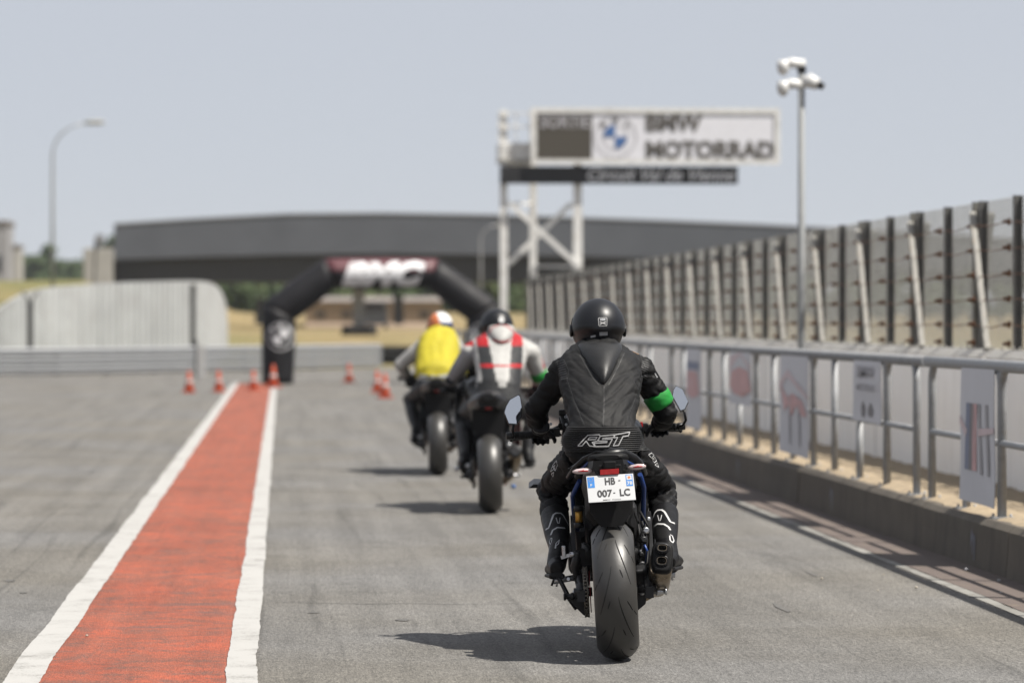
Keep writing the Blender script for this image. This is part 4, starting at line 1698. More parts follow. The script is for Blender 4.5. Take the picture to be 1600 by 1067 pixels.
def make_bike(root, kind):
    naked = kind == 0
    rw = wheel(root, 0.0, 0.305, 0.188, 0.062, 'rear_wheel', 1 if naked else 0)
    mb = MB()
    mb.lathe([(-0.108, 0.03), (-0.108, 0.092), (-0.112, 0.092), (-0.112, 0.03)], (0, 0, 0), (1, 0, 0), 32, closed=True, side=(0, 0, 1))
    mb.build('carrier', K['red_metal'], rw)
    mb = MB()
    mb.lathe([(-0.125, 0.03), (-0.125, 0.099), (-0.131, 0.099), (-0.131, 0.03)], (0, 0, 0), (1, 0, 0), 42, closed=True, side=(0, 0, 1))
    mb.build('sprocket', K['engine'], rw)
    mb = MB()
    mb.lathe([(0.080, 0.07), (0.080, 0.112), (0.085, 0.112), (0.085, 0.07)], (0, 0, 0), (1, 0, 0), 36, closed=True, side=(0, 0, 1))
    mb.build('brake_disc', K['alu'], rw)
    chain_mb().build('chain', K['chain'], root)
    fw = wheel(root, 1.51, 0.30, 0.12, 0.045, 'front_wheel', 0)
    for s in (-1, 1):
        mb = MB()
        mb.lathe([(s * 0.068, 0.09), (s * 0.068, 0.16), (s * 0.073, 0.16), (s * 0.073, 0.09)], (0, 0, 0), (1, 0, 0), 36, closed=True, side=(0, 0, 1))
        mb.build('brake_disc', K['alu'], fw)
        mb = MB()
        mb.cyl((s * 0.105, 1.51, 0.28), (s * 0.105, 1.36, 0.66), 0.03, 12)
        mb.cyl((s * 0.105, 1.36, 0.66), (s * 0.105, 1.23, 0.98), 0.025, 12)
        mb.build('fork_leg', K['engine'], root)
    mb = MB()                                  # front mudguard
    rings = []
    for k in range(9):
        a = radians(20 + 130 * k / 8)
        rings.append([Vector((x, 1.51 + (0.325 - 0.03 * abs(x) / 0.07) * cos(a), 0.30 + (0.325 - 0.03 * abs(x) / 0.07) * sin(a))) for x in (-0.07, -0.04, 0, 0.04, 0.07)])
    fs = [(i * 5 + j, i * 5 + j + 1, (i + 1) * 5 + j + 1, (i + 1) * 5 + j) for i in range(8) for j in range(4)]
    mb.add([p for r in rings for p in r], fs, True)
    mb.build('front_mudguard', K['plastic'], root)
    # swing arm
    mb = MB()
    for s in (-1, 1):
        mb.tube([(s * 0.095, 0.60, 0.43), (s * 0.125, 0.34, 0.40), (s * 0.148, 0.05, 0.315), (s * 0.148, -0.09, 0.295)], [0.03, 0.03, 0.026, 0.018], 8, ry=[0.05, 0.05, 0.042, 0.03], sq=0.6)
        mb.cyl((s * 0.10, 0, 0.305), (s * 0.182, 0, 0.305), 0.02, 12)
        mb.box((s * 0.15, -0.10, 0.296), (0.035, 0.03, 0.05))
    mb.tube([(-0.12, 0.42, 0.42), (0.12, 0.42, 0.42)], 0.05, 10)
    mb.build('swingarm', K['engine'], root)
    for s in (-1, 1):                           # paddock stand bobbins
        mb = MB()
        mb.lathe([(0.0, 0.010), (0.012, 0.010), (0.016, 0.017), (0.03, 0.017), (0.036, 0.011), (0.052, 0.011), (0.058, 0.018), (0.064, 0.014)], (s * 0.165, 0.05, 0.285), (s, 0, 0), 12)
        mb.build('stand_bobbin', K['plastic'] if s < 0 else K['alu'], root)
    mb = MB()                                   # rear brake caliper
    mb.box((0.118, 0.085, 0.36), (0.05, 0.07, 0.09), Matrix.Rotation(0.5, 3, 'X'), bev=0.01)
    mb.cyl((0.14, 0.07, 0.34), (0.152, 0.07, 0.34), 0.014, 10)
    mb.cyl((0.14, 0.10, 0.38), (0.152, 0.10, 0.38), 0.014, 10)
    mb.build('rear_caliper', K['engine'], root)
    mb = MB()
    mb.tube([(0.13, 0.1, 0.40), (0.15, 0.16, 0.50), (0.13, 0.3, 0.55), (0.11, 0.45, 0.62)], 0.006, 6)
    mb.tube([(0.14, 0.02, 0.36), (0.155, 0.1, 0.46), (0.14, 0.25, 0.50), (0.12, 0.42, 0.55)], 0.004, 6)
    mb.build('brake_hose', K['rubber'], root)
    # hugger over the tyre
    mb = MB()
    rings = []
    for k in range(8):
        a = radians(10 + 66 * k / 7)
        rr = 0.322
        rings.append([Vector((x, rr * cos(a) * (1 if abs(x) < 0.08 else 1), 0.305 + (rr - 0.5 * x * x / 0.1) * sin(a))) for x in (-0.10, -0.06, 0, 0.06, 0.10)])
    mb.add([p for r in rings for p in r], fs[:28], True)
    mb.build('hugger', K['plastic_matt'], root)
    # engine, frame, tank
    mb = MB()
    mb.box((0, 0.78, 0.44), (0.34, 0.42, 0.26), bev=0.03)
    mb.tube([(0, 0.80, 0.50), (0, 0.95, 0.72)], [0.17, 0.15], 12, ry=[0.13, 0.12], sq=0.6)
    mb.lathe([(0.0, 0.11), (0.03, 0.11), (0.045, 0.09)], (0.165, 0.72, 0.42), (1, 0, 0), 20)
    mb.lathe([(0.0, 0.095), (0.03, 0.095), (0.042, 0.075)], (-0.165, 0.82, 0.43), (-1, 0, 0), 20)
    mb.box((0, 0.55, 0.50), (0.24, 0.16, 0.34), bev=0.03)
    mb.build('engine', K['engine'], root)
    mb = MB()
    mb.box((0, 1.13, 0.62), (0.36, 0.05, 0.34), Matrix.Rotation(-0.25, 3, 'X'), bev=0.012)
    mb.build('radiator', K['plastic_matt'], root)
    mb = MB()
    mb.tube([(0.05, 1.08, 0.6), (0.08, 1.18, 0.42), (0.06, 1.05, 0.24), (0.03, 0.8, 0.2), (0.09, 0.5, 0.22), (0.17, 0.34, 0.27)], 0.028, 10)
    mb.tube([(-0.05, 1.08, 0.6), (-0.08, 1.18, 0.42), (-0.06, 1.05, 0.24), (-0.02, 0.8, 0.2), (0.05, 0.52, 0.21)], 0.028, 10)
    mb.build('exhaust_header', K['steel_bronze'], root)
    mb = MB()
    for s in (-1, 1):
        mb.tube([(s * 0.11, 0.56, 0.44), (s * 0.15, 0.72, 0.66), (s * 0.14, 0.95, 0.84), (s * 0.05, 1.22, 0.92)], 0.026, 8, ry=0.04, sq=0.6)
    mb.build('main_frame', K['plastic_matt'] if naked else K['engine'], root)
    mb = MB()
    rings = []
    for (yv, hw, z0, z1) in ((0.56, 0.10, 0.80, 0.88), (0.64, 0.115, 0.79, 0.95), (0.76, 0.15, 0.80, 1.02), (0.95, 0.18, 0.80, 1.06), (1.10, 0.17, 0.82, 1.04), (1.2, 0.12, 0.84, 0.98), (1.24, 0.06, 0.86, 0.93)):
        rings.append([Vector((hw * c_, yv, (z0 + z1) / 2 + (z1 - z0) / 2 * s_)) for c_, s_ in [(math.copysign(abs(cos(a)) ** 0.7, cos(a)), math.copysign(abs(sin(a)) ** 0.7, sin(a))) for a in [2 * pi * k / 20 for k in range(20)]]])
    mb.loft(rings)
    mb.build('tank', K['plastic'], root)
    mb = MB()
    rings = []
    for (yv, hw, z0, z1) in ((0.62, 0.11, 0.80, 0.85), (0.5, 0.15, 0.77, 0.835), (0.36, 0.155, 0.77, 0.84), (0.26, 0.14, 0.80, 0.875), (0.2, 0.12, 0.83, 0.90), (0.0, 0.105, 0.85, 0.915), (-0.1, 0.085, 0.87, 0.915), (-0.14, 0.05, 0.885, 0.905)):
        rings.append([Vector((hw * c_, yv, (z0 + z1) / 2 + (z1 - z0) / 2 * s_)) for c_, s_ in [(math.copysign(abs(cos(a)) ** 0.7, cos(a)), math.copysign(abs(sin(a)) ** 0.7, sin(a))) for a in [2 * pi * k / 20 for k in range(20)]]])
    mb.loft(rings)
    mb.build('seat', K['plastic_matt'], root)
    # seat unit under the seat
    mb = MB()
    rings = []
    tail_w = 1.0 if naked else 1.15
    for (yv, hw, z0, z1) in ((0.55, 0.12, 0.62, 0.80), (0.30, 0.125, 0.70, 0.80), (0.1, 0.115, 0.76, 0.85), (-0.08, 0.095, 0.80, 0.88), (-0.16, 0.07, 0.825, 0.885)):
        rings.append([Vector((x * hw * tail_w, yv, z)) for x, z in ((-0.8, z0), (-1, (z0 + z1) / 2), (-0.92, z1), (0.92, z1), (1, (z0 + z1) / 2), (0.8, z0))])
    mb.loft(rings, True, False)
    mb.build('tail_unit', K['plastic'], root)
    mb = MB()
    mb.tube([(0, 0.42, 0.47), (0, 0.36, 0.60), (0, 0.40, 0.76)], [0.032, 0.036, 0.03], 12)
    mb.build('shock', K['engine'], root)
    # side number of small dark lumps: hanger plates and pegs
    for s in (-1, 1):
        mb = MB()
        mb.prism([(s * 0.165, 0.50, 0.62), (s * 0.165, 0.40, 0.60), (s * 0.165, 0.30, 0.40), (s * 0.165, 0.36, 0.33), (s * 0.165, 0.46, 0.36), (s * 0.165, 0.54, 0.48)], (s * 0.018, 0, 0))
        hg = mb.build('footrest_hanger', K['engine'], root)
        mb = MB()
        mb.cyl((s * 0.18, 0.38, 0.345), (s * 0.275, 0.37, 0.335), 0.014, 10)
        mb.cyl((s * 0.255, 0.37, 0.337), (s * 0.262, 0.37, 0.31), 0.005, 6)
        mb.build('peg', K['alu'], hg)
        mb = MB()
        mb.prism([(s * 0.19, 0.34, 0.40), (s * 0.19, 0.30, 0.46), (s * 0.19, 0.36, 0.50), (s * 0.19, 0.42, 0.44)], (s * 0.006, 0, 0))
        mb.build('heel_guard', K['plastic'], hg)
    # bars
    bl, br_ = pb(800, 681, 1.10), pb(1063, 667, 1.10)
    if not naked:
        bl, br_ = Vector((-0.36, 1.14, 0.93)), Vector((0.36, 1.14, 0.93))
    mid = (bl + br_) / 2
    mb = MB()
    mb.tube([bl, bl.lerp(mid, 0.40), bl.lerp(mid, 0.72) + Vector((0, 0.07, 0.05)), mid + Vector((-0.06, 0.11, 0.08)), mid + Vector((0.06, 0.11, 0.08)), br_.lerp(mid, 0.72) + Vector((0, 0.07, 0.05)), br_.lerp(mid, 0.40), br_], 0.0125, 10)
    bar = mb.build('handlebar', K['plastic'], root)
    for s, e in ((-1, bl), (1, br_)):
        inn = e.lerp(mid, 0.36)
        ax = (inn - e).normalized()
        mb = MB()
        mb.tube([e + ax * 0.012, inn], 0.0175, 12)
        for k in range(9):
            mb.lathe([(0.02 + k * 0.012, 0.0188), (0.026 + k * 0.012, 0.0188)], e, ax, 12)
        mb.build('grip', K['rubber'], bar)
        mb = MB()
        mb.lathe([(-0.028, 0.012), (-0.026, 0.017), (0.0, 0.0185), (0.008, 0.0185), (0.011, 0.013)], e, ax, 14)
        mb.build('bar_end', K['plastic'], bar)
        mb = MB()
        c = inn + ax * 0.03
        mb.box(c, (0.055, 0.045, 0.05), bev=0.008)
        mb.box(c + ax * 0.04 + Vector((0, 0, 0.004)), (0.03, 0.038, 0.042), bev=0.006)
        mb.cyl(c + Vector((0, -0.02, 0.012)), c + Vector((0, -0.033, 0.012)), 0.007, 8)
        mb.cyl(c + Vector((0.012 * s, -0.02, -0.01)), c + Vector((0.012 * s, -0.033, -0.01)), 0.006, 8)
        mb.build('switch_cluster', K['plastic'], bar)
        mb = MB()
        mb.tube([c + Vector((0, 0.045, 0)), c - ax * 0.06 + Vector((0, 0.075, -0.008)), e + ax * 0.06 + Vector((0, 0.07, -0.018)), e + ax * -0.004 + Vector((0, 0.055, -0.022))], [0.008, 0.007, 0.006, 0.0055], 8)
        mb.ball(e + ax * -0.006 + Vector((0, 0.055, -0.022)), 0.0095, 8, 6)
        mb.build('lever', K['plastic'], bar)
        mb = MB()
        mb.box(c + ax * 0.07 + Vector((0, 0.035, 0.03)), (0.045, 0.05, 0.035), bev=0.008)
        mb.cyl(c + ax * 0.07 + Vector((0, 0.035, 0.04)), c + ax * 0.07 + Vector((0, 0.035, 0.075)), 0.018, 10)
        mb.build('reservoir', K['plastic_matt'], bar)
    if naked:
        naked_extras(root, bar, bl, br_)
    else:
        sport_extras(root, kind)


def flatprint(name, s, c, right, up, size, width, m, parent, bold=0.02, lift=0.0015):
    vs, fs = text2d(s, size, bold)
    w = max(p[0] for p in vs)
    return text_on(name, s, Vector(c) - Vector(right) * (width or w) / 2 - Vector(up) * size / 2, right, up, size, width or w, m, parent, bold, lift=lift)


def naked_extras(root, bar, bl, br_):
    # mirrors on the bar ends
    for s, e, pts, stem in ((-1, bl, [(810, 617), (812.5, 619.5), (815.5, 638), (814.5, 651), (807, 663), (795, 662.3), (788, 645), (791, 635), (797, 624.5)], [(803, 661), (801, 672), (803, 681)]),
                            (1, br_, [(1058, 602.5), (1068, 607.5), (1077, 628), (1071.5, 641), (1065, 644), (1052.3, 620), (1053.8, 610)], [(1070.5, 641), (1073.5, 657), (1069, 665), (1062, 667)])):
        P3 = [pb(u, v, 1.05) for u, v in pts]
        c = sum(P3, Vector()) / len(P3)
        tilt = Matrix.Rotation(radians(-24 if s > 0 else -10), 3, 'X') @ Matrix.Rotation(radians(5 if s > 0 else 4), 3, 'Z')
        P3 = [c + tilt @ (p - c) for p in P3]
        nb = tilt @ Vector((0, -1, 0))
        mb = MB()
        n = len(P3)
        out = [c + (p - c) * 1.06 for p in P3]
        back = [c + (p - c) * 0.78 - nb * 0.022 for p in P3]
        mb.add([p + nb * 0.001 for p in out] + [p - nb * 0.010 for p in out] + back,
               [(k, (k + 1) % n, n + (k + 1) % n, n + k) for k in range(n)] + [(n + k, n + (k + 1) % n, 2 * n + (k + 1) % n, 2 * n + k) for k in range(n)] + [tuple(range(2 * n, 3 * n)), tuple(reversed(range(n)))])
        mi = mb.build('mirror', K['plastic'], root)
        mb = MB()
        mb.prism([c + (p - c) * 0.985 + nb * 0.0015 for p in P3], nb * 0.002)
        mb.build('glass', K['mirror'], mi)
        mb = MB()
        mb.tube([pb(u, v, 1.055 + 0.01 * i) for i, (u, v) in enumerate(stem)], 0.0065, 8)
        mb.build('stem', K['plastic'], mi)
    mb = MB()
    mb.box(pb(1003.5, 664, 1.02), (0.012, 0.012, 0.026), bev=0.003)
    mb.build('kill_switch', K['red_lens'], bar)
    for (u, v, m_) in ((884, 652, 'alu'), (885, 664, 'alu'), (883, 682, 'alu'), (881, 687, 'alu'), (861, 663, 'alu'), (876, 680, 'plastic')):
        mb = MB()
        p = pb(u, v, 1.08)
        mb.cyl(p, p + Vector((0, -0.012, 0.002)), 0.0065, 8)
        mb.build('switch_button', K[m_], bar)
    mb = MB()
    mb.tube([pb(884, 690, 1.12), pb(886, 668, 1.12), pb(880, 648, 1.12)], [0.02, 0.022, 0.016], 8, ry=[0.03, 0.03, 0.025], sq=0.7)
    mb.box(pb(879, 645, 1.1), (0.035, 0.03, 0.03), bev=0.006)
    mb.build('clutch_perch', K['plastic'], bar)
    # grab hoop and tail
    mb = MB()
    pts = [(889, 747), (900, 731), (915, 718), (935, 709), (955, 706.5), (975, 708), (993, 716), (1004, 727), (1009, 741)]
    mb.tube([pb(u, v, 0.10 - 0.19 * sin(pi * i / 8)) for i, (u, v) in enumerate(pts)], [0.013, 0.016, 0.018, 0.019, 0.019, 0.019, 0.018, 0.016, 0.013], 10, ry=[0.012] * 9)
    mb.build('grab_rail', K['plastic'], root)
    mb = MB()
    pts = [(907, 735), (920, 724), (940, 717.5), (957, 716.5), (975, 719), (990, 727), (994, 735)]
    mb.tube([pb(u, v, 0.0 - 0.12 * sin(pi * i / 6)) for i, (u, v) in enumerate(pts)], 0.007, 8)
    mb.build('tail_lip', K['blue_frame'], root)
    for q in (((888, 733), (920, 712), (922, 716), (900, 738)), ((978, 709), (1010, 722), (1009, 738), (996, 728))):
        mb = MB()
        mb.prism([pb(u, v, 0.16) for u, v in q], (0, 0.06, 0))
        mb.build('side_fin', K['plastic'], root)
    mb = MB()
    mb.box(pb(953.5, 727, -0.15), (0.055, 0.05, 0.034), bev=0.006)
    mb.bar(pb(928, 733, -0.15), pb(980, 729, -0.15), 0.02, 0.018, side=(0, 1, 0))
    mb.box(pb(954, 735, -0.14), (0.10, 0.045, 0.05), bev=0.006)
    mb.build('tail_bracket', K['plastic_matt'], root)
    mb = MB()
    mb.prism([pb(938.5, 734.5, -0.175), pb(938.5, 742.5, -0.175), pb(968, 741, -0.175), pb(968, 732.5, -0.175)], (0, 0.02, 0))
    mb.build('tail_light', K['red_lens'], root)
    for s, a, b in ((-1, (895, 737.5), (926, 736)), (1, (982, 731.5), (1010.5, 729))):
        pa, pc = pb(a[0], a[1], -0.13), pb(b[0], b[1], -0.13)
        mb = MB()
        d = pc - pa
        mb.tube([pa, pa + d * 0.2, pa + d * 0.55, pa + d * 0.85, pc], [0.004, 0.010, 0.0135, 0.010, 0.005], 10, side=(0, 1, 0), ry=[0.004, 0.011, 0.014, 0.011, 0.004])
        ind = mb.build('indicator', K['clear_lens'], root)
        mb = MB()
        mb.tube([pa + d * 0.28 + Vector((0, -0.0135, 0)), pa + d * 0.55 + Vector((0, -0.0165, 0.002)), pa + d * 0.8 + Vector((0, -0.0135, 0))], [0.002, 0.004, 0.002], 6)
        mb.build('reflector', K['red_lens'], ind)
        mb = MB()
        q = pc if s < 0 else pa
        mb.tube([q, q + Vector((-s * 0.02, 0.002, 0.001)), q + Vector((-s * 0.05, 0.01, 0.0))], [0.007, 0.008, 0.006], 8)
        mb.build('stalk', K['plastic_matt'], ind)
    # number plate and its carrier
    A, Bc, C_, D = pb(918.5, 744.5, -0.165), pb(989.5, 739.5, -0.165), pb(992, 783, -0.228), pb(921.5, 786.5, -0.228)
    right = ((Bc - A) + (C_ - D)).normalized()
    up = ((A - D) + (Bc - C_))
    up = (up - right * up.dot(right)).normalized()
    W, Hh = 0.206, 0.128
    ctr = (A + Bc + C_ + D) / 4
    nrm = right.cross(up)
    rot = Matrix((right, -nrm, up)).transposed()
    mb = MB()
    mb.box(ctr, (W, 0.003, Hh), rot, bev=0.0012)
    pl = mb.build('number_plate', K['plate'], root)
    q = lambda x, y: ctr + right * x + up * y + nrm * 0.0015

    def rect(name, x0, y0, x1, y1, m, l=0.0008):
        mm = MB()
        mm.quad(*[q(x, y) + nrm * l for x, y in ((x0, y0), (x1, y0), (x1, y1), (x0, y1))])
        return mm.build(name, m, pl)
    rect('blue_strip', -W / 2 + 0.004, 0.006, -W / 2 + 0.034, Hh / 2 - 0.006, K['plate_blue'])
    rect('blue_strip', W / 2 - 0.034, 0.004, W / 2 - 0.005, Hh / 2 - 0.005, K['plate_blue'])
    rect('region_badge', W / 2 - 0.031, 0.034, W / 2 - 0.008, Hh / 2 - 0.008, K['plate'], 0.0012)
    mm = MB()
    mm.lathe([(0, 0.006), (0.0006, 0.006)], q(W / 2 - 0.0195, 0.0455) + nrm * 0.0014, nrm, 8)
    mm.build('region_mark', K['orange'], pl)
    for k in range(12):
        mm = MB()
        a = 2 * pi * k / 12
        mm.lathe([(0, 0.0013), (0.0004, 0.0013)], q(-W / 2 + 0.019 + 0.009 * cos(a), 0.044 + 0.009 * sin(a)) + nrm * 0.001, nrm, 5)
        mm.build('star', K['amber'], pl)
    flatprint('plate_letters', 'F', q(-W / 2 + 0.019, 0.019), right, up, 0.012, 0.008, K['plate'], pl, 0.03)
    flatprint('plate_letters', '78', q(W / 2 - 0.0195, 0.018), right, up, 0.018, 0.024, K['plate'], pl, 0.03)
    flatprint('plate_letters', 'HB', q(-0.001, 0.033), right, up, 0.035, 0.045, K['ink'], pl, 0.03)
    flatprint('plate_letters', '-', q(0.04, 0.033), right, up, 0.004, 0.009, K['ink'], pl, 0.0)
    flatprint('plate_letters', '007', q(-0.029, -0.025), right, up, 0.035, 0.066, K['ink'], pl, 0.03)
    flatprint('plate_letters', '-', q(0.0125, -0.025), right, up, 0.004, 0.009, K['ink'], pl, 0.0)
    flatprint('plate_letters', 'LC', q(0.059, -0.025), right, up, 0.035, 0.045, K['ink'], pl, 0.03)
    flatprint('plate_letters', 'BMW  France', q(0.0, -0.056), right, up, 0.0045, 0.078, K['ink'], pl, 0.02)
    mb = MB()
    mb.prism([pb(u, v, -0.135) for u, v in ((932, 742), (982, 739), (990, 760), (988, 800), (975, 822), (940, 824), (922, 800), (922, 760))], (0, 0.03, 0))
    mb.build('plate_carrier', K['plastic_matt'], root)
    mb = MB()                                    # dark inner mudguard filling the space over the tyre
    mb.loft([[pb(u, v, y_) for u, v in poly] for y_, poly in ((-0.02, [(918, 745), (988, 740), (988, 790), (980, 815), (938, 818), (922, 795)]), (0.34, [(912, 735), (992, 730), (990, 805), (982, 822), (930, 824), (915, 808)]))], True, False)
    mb.build('inner_mudguard', K['plastic_matt'], root)
    # blue subframe
    for pts in ([(1001, 742, 0.12), (1007, 762, 0.2), (1006, 800, 0.32), (1005, 832, 0.42)], [(906, 752, 0.12), (895, 775, 0.2), (897, 800, 0.32), (903, 828, 0.42)]):
        mb = MB()
        mb.tube([pb(*p) for p in pts], 0.011, 8)
        mb.build('subframe_tube', K['blue_frame'], root)
    # gold shock reservoir
    mb = MB()
    mb.cyl(pb(905.5, 819, 0.16), pb(904.5, 797, 0.16), 0.0165, 14)
    mb.build('shock_reservoir', K['amber'], root)
    mb = MB()
    for v in (795, 821):
        mb.lathe([(-0.012, 0.022), (0.012, 0.022)], pb(905, v, 0.16), (0, 0, 1), 14)
    mb.bar(pb(897, 795, 0.18), pb(898, 824, 0.18), 0.01, 0.02)
    mb.bar(pb(913, 793, 0.18), pb(913, 824, 0.18), 0.01, 0.02)
    mb.build('reservoir_clamp', K['plastic'], root)
    # left rear-set castings
    mb = MB()
    mb.tube([pb(904, 862, 0.1), pb(899, 885, 0.13), pb(904, 905, 0.16), pb(908, 930, 0.2)], [0.014, 0.022, 0.018, 0.014], 10, ry=[0.012, 0.02, 0.02, 0.014])
    mb.tube([pb(914, 850, 0.12), pb(912, 870, 0.13), pb(906, 890, 0.14)], [0.008, 0.012, 0.012], 8)
    mb.build('passenger_hanger', K['engine'], root)
    mb = MB()
    mb.bar(pb(896, 866, 0.06), pb(877, 872, 0.06), 0.022, 0.014, side=(0, 1, 0))
    mb.box(pb(881.5, 862, 0.055), (0.018, 0.024, 0.05), bev=0.004)
    mb.cyl(pb(900, 866, 0.05), pb(891, 868, 0.05), 0.012, 10)
    mb.build('passenger_peg', K['alu'], root)
    mb = MB()
    mb.tube([pb(869, 897, 0.3), pb(878, 912, 0.27), pb(890, 936, 0.24), pb(902, 952, 0.24)], [0.010, 0.010, 0.011, 0.012], 8)
    mb.tube([pb(869, 897, 0.3), pb(862, 916, 0.3)], [0.006, 0.005], 6)
    mb.build('side_stand', K['plastic'], root)
    mb = MB()
    mb.prism([pb(u, v, 0.12) for u, v in ((888, 930), (908, 934), (922, 952), (921, 966), (912, 962), (894, 944))], (0, 0.08, 0))
    mb.build('stand_bracket', K['engine'], root)
    for (u, v, r, m_) in ((899, 926, 0.010, 'alu'), (905, 923, 0.008, 'alu'), (913, 911, 0.009, 'alu'), (896, 905, 0.010, 'engine'), (890, 906, 0.010, 'alu'), (917, 902, 0.007, 'alu')):
        mb = MB()
        p = pb(u, v, 0.08)
        mb.lathe([(0, r), (0.01, r), (0.013, r * 0.6)], p, (-0.3, -1, 0.1), 8)
        mb.build('bolt', K[m_], root)
    mb = MB()                                    # chain guard
    mb.tube([pb(921, 868, -0.02), pb(917, 862, 0.1), pb(914, 858, 0.3)], [0.012, 0.016, 0.016], 8, ry=[0.02, 0.03, 0.03], sq=0.5)
    mb.prism([pb(u, v, 0.03) for u, v in ((905, 858), (926, 860), (928, 886), (910, 886))], (0, 0.05, 0))
    mb.build('chain_guard', K['plastic_matt'], root)
    # silencer
    def sec(cu, cv, y_, w_, h_, rot_=0.12, sq=0.55):
        c = pb(cu, cv, y_)
        out = []
        for k in range(20):
            a = 2 * pi * k / 20
            x, z = math.copysign(abs(cos(a)) ** sq, cos(a)) * w_ / 2, math.copysign(abs(sin(a)) ** sq, sin(a)) * h_ / 2
            out.append(c + Vector((x * cos(rot_) + z * sin(rot_), z * 0.35, -x * sin(rot_) + z * cos(rot_))))
        return out
    mb = MB()
    mb.loft([sec(1036, 875, -0.11, 0.088, 0.125), sec(1034, 889, 0.0, 0.100, 0.14), sec(1031, 902, 0.15, 0.102, 0.14), sec(1027, 912, 0.30, 0.085, 0.12), sec(1020, 922, 0.38, 0.06, 0.07)], True, True)
    ex = mb.build('silencer', K['steel_bronze'], root)
    mb = MB()
    mb.loft([sec(1036.5, 871, -0.155, 0.074, 0.108), sec(1036, 872, -0.150, 0.09, 0.132), sec(1036, 874, -0.09, 0.096, 0.14), sec(1035.5, 876, -0.07, 0.094, 0.136)], True, True)
    cap = mb.build('end_cap', K['plastic_matt'], ex)
    for (u, v, w_, h_) in ((1036.5, 857, 0.044, 0.028), (1035.5, 877, 0.046, 0.034)):
        mb = MB()
        o_ = sec(u, v, -0.166, w_ + 0.012, h_ + 0.012, sq=0.7)
        i_ = sec(u, v, -0.170, w_, h_, sq=0.7)
        d_ = sec(u, v, -0.12, w_ * 0.8, h_ * 0.8, sq=0.7)
        mb.loft([sec(u, v, -0.14, w_ + 0.014, h_ + 0.014, sq=0.7), o_, i_, d_], True, True)
        mb.build('outlet_rim', K['plastic'], ex)
        mb = MB()
        mb.loft([sec(u, v, -0.1712, w_ * 0.86, h_ * 0.86, sq=0.7), sec(u, v, -0.1705, w_ * 0.86, h_ * 0.86, sq=0.7)], True, True)
        mb.build('outlet', K['hole'], ex)
        mb = MB()
        mb.loft([sec(u, v, -0.1728, w_ * 0.92, h_ * 0.92, sq=0.7), sec(u, v, -0.1728, w_ * 0.84, h_ * 0.84, sq=0.7)], False, True)
        mb.build('outlet_lip', K['steel_bronze'], ex)
    # clutter by the caliper
    for (u, v, r, m_, l) in ((1003, 845, 0.016, 'engine', 0.05), (1009, 830, 0.016, 'alu', 0.02), (1002, 885, 0.02, 'engine', 0.03), (1000, 868, 0.012, 'plastic', 0.04), (1007, 905, 0.02, 'engine', 0.02), (1009, 918, 0.014, 'alu', 0.012), (1001, 862, 0.007, 'alu', 0.01), (1004, 928, 0.01, 'alu', 0.01), (1014, 812, 0.010, 'alu', 0.01), (999, 892, 0.006, 'alu', 0.01)):
        mb = MB()
        p = pb(u, v, 0.1)
        mb.lathe([(0, r), (l, r), (l + 0.004, r * 0.6)], p, (0.25, -1, 0.1), 10)
        mb.build('bolt', K[m_], root)
    mb = MB()
    for pts in ([(998, 820, 0.1), (1003, 850, 0.09), (1000, 880, 0.1), (1006, 915, 0.1)], [(1004, 815, 0.12), (1012, 845, 0.1), (1008, 880, 0.1), (1010, 930, 0.12)], [(1001, 800, 0.15), (1015, 825, 0.13), (1014, 860, 0.14)]):
        mb.tube([pb(*p) for p in pts], 0.006, 6)
    mb.build('hose', K['rubber'], root)
    mb = MB()
    mb.prism([pb(u, v, 0.14) for u, v in ((1000, 840), (1016, 846), (1018, 890), (1010, 945), (998, 955), (996, 900))], (0, 0.1, 0))
    mb.build('hanger_casting', K['engine'], root)
    mb = MB()
    mb.tube([pb(1008, 852, 0.1), pb(1012, 862, 0.1), pb(1010, 880, 0.1)], 0.007, 8)
    mb.build('brake_line', K['blue_frame'], root)
    for q in (((826, 763), (834, 757), (850, 758), (850, 763)), ((1033, 742), (1047, 743), (1047, 748), (1034, 750))):
        mb = MB()
        mb.prism([pb(u, v, 0.95) for u, v in q], (0, 0.16, 0.02))
        mb.build('tank_wing', K['plastic'], root)
    mb = MB()
    mb.lathe([(0, 0.02), (0.02, 0.075), (0.07, 0.085), (0.11, 0.07), (0.13, 0.04)], (0, 1.32, 0.86), (0, 1, 0), 20)
    mb.build('headlight', K['plastic'], root)
    mb = MB()
    mb.box((0, 1.22, 1.06), (0.16, 0.02, 0.1), Matrix.Rotation(0.6, 3, 'X'), bev=0.01)
    mb.build('display', K['plastic'], root)


